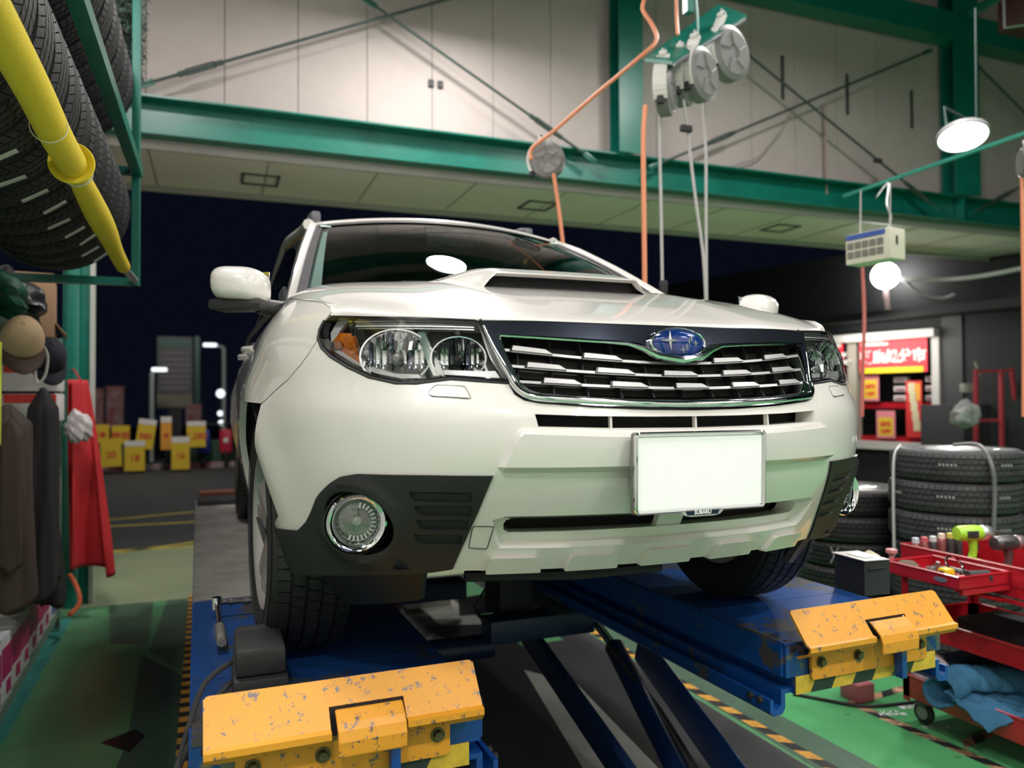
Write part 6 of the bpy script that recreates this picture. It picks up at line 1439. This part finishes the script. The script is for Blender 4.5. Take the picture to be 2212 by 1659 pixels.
# tall price board
pbm = mat('board_grey', (.10, .11, .105), .6, var=.2, vscale=4)
sb = empty('sign_board', (-1.924, 19, 1.402), 'tall unlit price board standing outside in the dark', 'sign board')
MB().box((0, 0, 0), (.80, .15, 1.75), bev=.02).build('panel', pbm, sb); MB().box((.50, .02, .05), (.14, .12, 1.7), bev=.02).build('side_panel', mat('board_green', (.03, .08, .06), .5), sb)
MB().box((0, -.08, .72), (.70, .02, .16)).build('header', mat('board_header', (.05, .12, .09), .5), sb, smooth=False); MB().box((0, -.08, -.68), (.78, .02, .30)).build('footer', mat('board_foot', (.16, .15, .10), .6), sb, smooth=False)
for i in range(7): MB().box((0, -.08, .46-i*.14), (.66, .02, .085)).build('row_panel', mat('board_row', (.16, .14, .15), .6), sb, smooth=False)
MB().box((0, 0, -1.5), (.3, .1, 1.4)).build('post', blackt, sb, smooth=False)
def street(p, h, l, head=-.25):
    r = empty('street_lamp', p, l, 'street lamp'); MB().tube([(0, 0, 0), (0, 0, -h)], .05, 8).build('pole', mat('pole_grey', (.30, .32, .30), .5), r)
    b = MB(); b.tube([(0, 0, 0), (head*.6, 0, .06), (head*1.3, 0, .08)], [.05, .04, .05], 8); b.build('arm', MT['pole_grey'], r); MB().box((head*1.3, -.03, .07), (.32, .14, .09), bev=.03).build('lamp_head', lamp_mat('dim_lamp', (.9, .95, 1.), 1.6) if 'dim_lamp' not in MT else MT['dim_lamp'], r)
street((-0.806, 19, 2.021), 2.4, 'street lamp with its head to the left above the price cards')
street((-2.336, 17.6, 1.351), 2.0, 'short pale street lamp left of the price board', .12)
for i, (p, r, l) in enumerate((((-0.88, 19, 0.892), .11, 'larger round distant light right of the price board'), ((-0.889, 19, 0.399), .07, 'small round distant light below the larger one'), ((-0.867, 19, 0.169), .07, 'lowest small round distant light above the scooter'))):
    root = empty('distant_lamp', p, l, 'lamp'); MB().lathe([(r*math.sin(a), -r*math.cos(a)) for a in np.linspace(0.01, PI-.01, 8)], 12).build('globe', MT['dim_lamp'], root); MB().tube([(0, .0, -r), (0, 0, -r-1.0)], .03, 6).build('pole', blackt, root)
for i, (p, h, l) in enumerate((((-3.12, 18, 0.575), .95, 'dark red banner flag outside, right of two by the column'), ((-3.518, 18, 0.527), .95, 'dark red banner flag outside, left of two by the column'), ((-1.492, 18.5, 0.391), .5, 'small red banner behind the price board foot'))):
    r = empty('banner_flag', p, l, 'banner'); MB().box((0, 0, 0), (.34, .02, h)).build('cloth', mat('banner_red', (.16, .015, .02), .7, c2=(.20, .16, .16), vscale=5), r, smooth=False); MB().tube([(.19, 0, h/2+.05), (.19, 0, FZ-p[2])], .02, 6).build('pole', blackt, r)
area('forecourt_fill', (-1.8, 13.5, 4.2), 1.0, 120, (-1.8, 17, 0))  # unseen fill added to light the price cards
area('forecourt_fill', (1.0, 8.8, 3.6), .8, 60, (.5, 8.5, -.8))
# ---- shop front with sale banners on the right
SO = (9.095, 7.034, 0.)
EX, EN = Vector((.2504, -.9681, 0)), Vector((-.9681, -.2504, 0))
MS = frame(SO, EX, (0, 0, 1), EN)
shop = empty('shop_front', (0, 0, 0), 'lit shop display front with pale frame and red shelves across the yard', 'shop front')
def sb_(name, x0, y0, x1, y1, d0, d1, m, par=None, bev=0): return MB().box(((x0+x1)/2, (y0+y1)/2, (d0+d1)/2), (abs(x1-x0), abs(y1-y0), abs(d1-d0)), MS, bev=bev).build(name, m, par or shop, smooth=False)
frm = mat('shop_frame', (.40, .36, .30), .5); frl = mat('shop_frame_light', (.55, .53, .50), .5)
def R_(a, b_): return a[0], min(a[1], b_[1]), b_[0], max(a[1], b_[1])
x0, x1 = (-2.582, 1.853)[0], (0.060, 1.688)[0]; ytop = (-0.060, 1.725)[1]; ybot = (-0.089, -0.105)[1]; wL = (-1.388, 1.156)[0]; wR = (-0.050, 1.111)[0]
sb_('lintel', x0, ytop-.12, x1, ytop, -.05, .25, frl); sb_('sill', x0, ybot, x1, ybot+.12, -.05, .15, frl)
sb_('frame_post', wR, ybot, x1, ytop, -.6, .1, frl); sb_('frame_post', wL, ybot, (-1.236, 1.151)[0], ytop, -.05, .1, frm)
sb_('back_panel', x0, ybot, x1, ytop, -1.0, -.95, mat('shop_back', (.012, .012, .013), .8)); sb_('floor_panel', x0, ybot, x1, ybot+.03, -1, 0, frm); sb_('ceiling_panel', x0, ytop-.03, x1, ytop, -1, 0, frm)
for yy in (876, 950): 
    pass
for a in ((-0.613, 0.581)[1], (-0.621, 0.047)[1]): sb_('shelf', (-1.236, 1.151)[0], a-.045, wR, a+.045, -.55, -.02, red)
sb_('wall_panel', x1, -.8, x1+6.5, 3.1, -.1, -.0, mat('yard_wall', (.010, .012, .013), .7)); sb_('wall_panel', x0-5, ytop, x1, ytop+1.35, -.1, .0, MT['yard_wall']); sb_('wall_panel', x0-5, -.8, x1, ybot, -.1, 0, MT['yard_wall'])
sb_('end_post', x1+.02, -.8, x1+.30, ytop+.3, -.02, .04, mat('end_grey', (.05, .05, .052), .6))
bRed = mat('banner_bright_red', (.80, .035, .05), .55)
def banner(px0, py0, px1, py1, name, label, lines, d=.03): pass
ba = (-1.148, 1.696); bb_ = (-0.084, 1.091); o = MB().box(((ba[0]+bb_[0])/2, (ba[1]+bb_[1])/2, .14), (bb_[0]-ba[0], ba[1]-bb_[1], .01), MS).build('sale_banner', bRed, smooth=False); tag(o, 'red sale banner with large white characters over the shop display', 'banner')
cxm, cym, bw, bh = (ba[0]+bb_[0])/2, (ba[1]+bb_[1])/2, bb_[0]-ba[0], ba[1]-bb_[1]
text_mesh('徹底処分市', bw*.195, cW, o, M=MS @ T(cxm, cym-bh*.10, .150), bold=.010)
MB().prism(rnd([(cxm-bw*.47, cym+bh*.22), (cxm-bw*.05, cym+bh*.22), (cxm-bw*.05, cym+bh*.46), (cxm-bw*.47, cym+bh*.46)], .03), .147, .152, MS).build('banner_badge', cW, o, smooth=False); text_mesh('○○日間', bh*.20, cR, o, M=MS @ T(cxm-bw*.26, cym+bh*.34, .154), bold=.004)
MB().box((cxm-.02, cym-bh*.43, .150), (bw*.93, bh*.14, .004), MS).build('yellow_strip', mat('strip_yellow', (.85, .62, .02), .5), o, smooth=False)
ba = (-2.172, 1.655); bb_ = (-1.429, 1.112); cxm, cym, bw, bh = (ba[0]+bb_[0])/2, (ba[1]+bb_[1])/2, bb_[0]-ba[0], ba[1]-bb_[1]
o = MB().box((cxm, cym, .14), (bw, bh, .01), MS).build('sale_banner', bRed, smooth=False); tag(o, 'red banner with white characters half hidden by the headlight', 'banner'); text_mesh('タイヤ祭', bh*.42, cW, o, M=MS @ T(cxm+bw*.1, cym-bh*.12, .150), bold=.010); MB().box((cxm+bw*.2, cym+bh*.36, .148), (bw*.5, bh*.16, .004), MS).build('banner_badge', cW, o, smooth=False)
def poster(a, b_, label, inner=cY, rim=mat('poster_pink', (.70, .22, .25), .6)):
    cx, cy, w_, h_ = (a[0]+b_[0])/2, (a[1]+b_[1])/2, b_[0]-a[0], a[1]-b_[1]
    o = MB().box((cx, cy, .05), (w_, h_, .01), MS).build('price_poster', rim, smooth=False); tag(o, label, 'poster', 'price posters in the shop display'); MB().box((cx, cy-h_*.08, .057), (w_*.78, h_*.66, .004), MS).build('yellow_field', inner, o, smooth=False)
    text_mesh('50%', w_*.34, cR, o, M=MS @ T(cx, cy, .061), bold=.006); text_mesh('OFF', w_*.30, cR, o, M=MS @ T(cx, cy-h_*.26, .061), bold=.006)
poster((-1.173, 1.104), (-0.887, 0.654), 'pink edged yellow price poster on the upper shelf of the shop'); poster((-0.935, 0.499), (-0.635, 0.068), 'pink edged yellow price poster on the lower shelf of the shop'); poster((-0.181, 0.555), (-0.066, 0.090), 'narrow red and yellow poster beside the right frame post', rim=cR); poster((-1.788, 1.076), (-1.445, 0.624), 'pale pink poster behind the headlight, left window', inner=mat('poster_pale', (.6, .3, .3), .6))
a, b_ = (-0.448, 0.960), (-0.202, 0.099); cx, cy = (a[0]+b_[0])/2, (a[1]+b_[1])/2; w_, h_ = b_[0]-a[0], a[1]-b_[1]
o = MB().box((cx, cy, .08), (w_, h_, .01), MS).build('tall_poster', cR, smooth=False); tag(o, 'tall red poster with cream zigzag figure in the shop display', 'poster')
for i in range(5): MB().box((cx+(-.12+.07*i)*w_*1.1, cy+h_*(.38-.17*i), .088), (w_*.42, h_*.17, .004), MS @ RZ(0)).build('figure_patch', mat('cream', (.62, .55, .35), .6), o, smooth=False)
MB().box((cx+w_*.25, cy+h_*.30, .088), (w_*.3, h_*.3, .004), MS).build('yellow_patch', cO, o, smooth=False)
rows = (((-0.599, 0.985), 'upper'), ((-0.601, 0.841), 'middle'), ((-0.604, 0.697), 'lower'))
for i, (p, l) in enumerate(rows):
    for dx, l2 in ((0, 'left'), ((-0.115, 0.834)[0]-(-0.601, 0.841)[0], 'right')):
        o = MB().box((p[0]+dx, p[1], -.1), (.20, .085, .12), MS, bev=.01).build('boxed_part', mat('box_pale', (.55, .50, .50), .5)); tag(o, 'small white box on the %s row at the %s of the shop display' % (l, l2), 'box', 'small boxes in the shop display'); MB().box((p[0]+dx, p[1]-.01, -.038), (.14, .035, .003), MS).build('box_print', mat('print_grey', (.25, .10, .12), .6), o, smooth=False)
l_ = area('shop_light', MS @ Vector(((x0+x1)/2+.6, ytop-.1, .9)), 1.4, 26, MS @ Vector(((x0+x1)/2+.8, (ytop+ybot)/2, -.1)), (1, .96, .92), 'RECTANGLE')
# flood light on the yard wall with its string of small bulbs
q0 = MS @ Vector((*(-0.597, 2.578), .35)); fl_ = empty('flood_light', q0, 'glaring flood light below the white hanging unit', 'lamp'); lz = (-0.482, 2.016)[1]
sb_('roof_ledge', (-0.482, 2.016)[0]-5, lz-.12, (-0.482, 2.016)[0]+7, lz, .0, .6, MT['yard_wall'])
MB().lathe([(.20*math.sin(a), -.20*math.cos(a)) for a in np.linspace(.01, PI-.01, 12)], 24).build('bulb', lampE, fl_)
b = MB(); b.tube([(.03, .05, .02), (.10, .05, lz-q0.z+.02)], .04, 8); b.build('post', mat('post_rose', (.30, .22, .22), .5), fl_); 
b = MB(); b.box((.10, .05, lz-q0.z+.02), (.42, .20, .04)); b.build('base', silver, fl_, smooth=False)
s0, s1 = MS @ Vector((*(-0.381, 2.514), .35)), MS @ Vector((*(1.434, 2.460), .35)); sl_ = empty('string_light', s0, 'string of small pale bulbs running right from the flood light', 'string light')
pts = [s0+(s1-s0)*t+Vector((0, 0, -.08*math.sin(PI*t))) for t in np.linspace(0, 1, 20)]
def ss_(o): o.parent = sl_; o.matrix_parent_inverse = Matrix.Translation(-s0); return o
ss_(MB().tube(pts, .016, 6).build('wire', cabG))
for t in np.linspace(.02, .98, 34):
    p = s0+(s1-s0)*t+Vector((0, 0, -.08*math.sin(PI*t)-.02)); ss_(MB().lathe([(.03*math.sin(a), -.03*math.cos(a)) for a in np.linspace(.01, PI-.01, 5)], 8, Matrix.Translation(p)).build('bulb', mat('bulb_glass', (.6, .62, .6), .15, spec=.8)))
hose([MS @ Vector((*q_, .3)) for q_ in ((-0.367, 2.490), (-0.311, 2.455), (-0.161, 2.295), (0.041, 2.174), (0.239, 2.139), (0.400, 2.176))], .03, mat('cable_mid', (.28, .28, .28), .5), 'sagging_cable', 'grey cable sagging right of the flood light', 'cable')
area('flood_light', q0+Vector((-.4, -.25, 0)), .25, 60, (1.8, 1.5, .2))
# red step ladder and clutter in the yard
YL = 5.9
lad = empty('step_ladder', (8.764, 5.9, 0.071), 'red steel step ladder standing in the dark yard on the right', 'ladder'); l0 = Vector((8.764, 5.9, 0.071))
def ll(o): o.parent = lad; o.matrix_parent_inverse = Matrix.Translation(-l0); return o
redl = mat('ladder_red', (.34, .035, .05), .5)
for a, c in (((8.425, 5.9, 1.074), (8.389, 5.9, -0.408)), ((8.827, 5.85, 1.063), (8.816, 5.85, -0.422)), ((9.23, 6, 1.098), (9.755, 6.2, -0.496))): ll(MB().tube([a, c], .032, 4).build('rail', redl, smooth=False))
for a, c in (((8.424, 5.9, 1.043), (9.1, 5.9, 1.068)), ((8.408, 5.9, 0.399), (8.904, 5.9, 0.392)), ((8.395, 5.9, -0.164), (8.89, 5.9, -0.181))): ll(MB().tube([a, c], .026, 4).build('rung', redl, smooth=False))
ll(MB().tube([(8.41, 5.9, 1.172), (8.491, 5.9, 0.988)], .018, 8).build('hook', silver))
item('dark_cabinet', (9.0, 6.6, -.1), (1.0, .6, 1.4), mat('cab_dark2', (.035, .036, .04), .6), 'dark grey cabinet behind the red ladder', 'cabinet', .2)
lump('grey_sack', (7.837, 5.6, 0.473), (.18, .14, .17), mat('sack', (.30, .30, .30), .6), 'light grey sack left of the red ladder', 'sack', 21)
item('switch_box', (8.501, 6.1, 0.831), (.17, .08, .12), mat('switch', (.32, .33, .28), .6), 'small pale box left of the top of the ladder', 'box')
item('sack_table', Vector((7.828, 5.6, 0.111))+Vector((0, 0, -.05)), (.4, .3, .03), blackt, 'small dark table under the grey sack', 'table')
item('pale_panel', (10.249, 6.6, 0.549), (.25, .04, 1.2), mat('pale_p', (.22, .24, .28), .6), 'pale grey panel at the right edge behind the ladder', 'panel', .2)
# roof of the tyre fitting yard: dark street beyond

for o in list(col.objects):
    if o.parent is None: o.location.z += LIFT
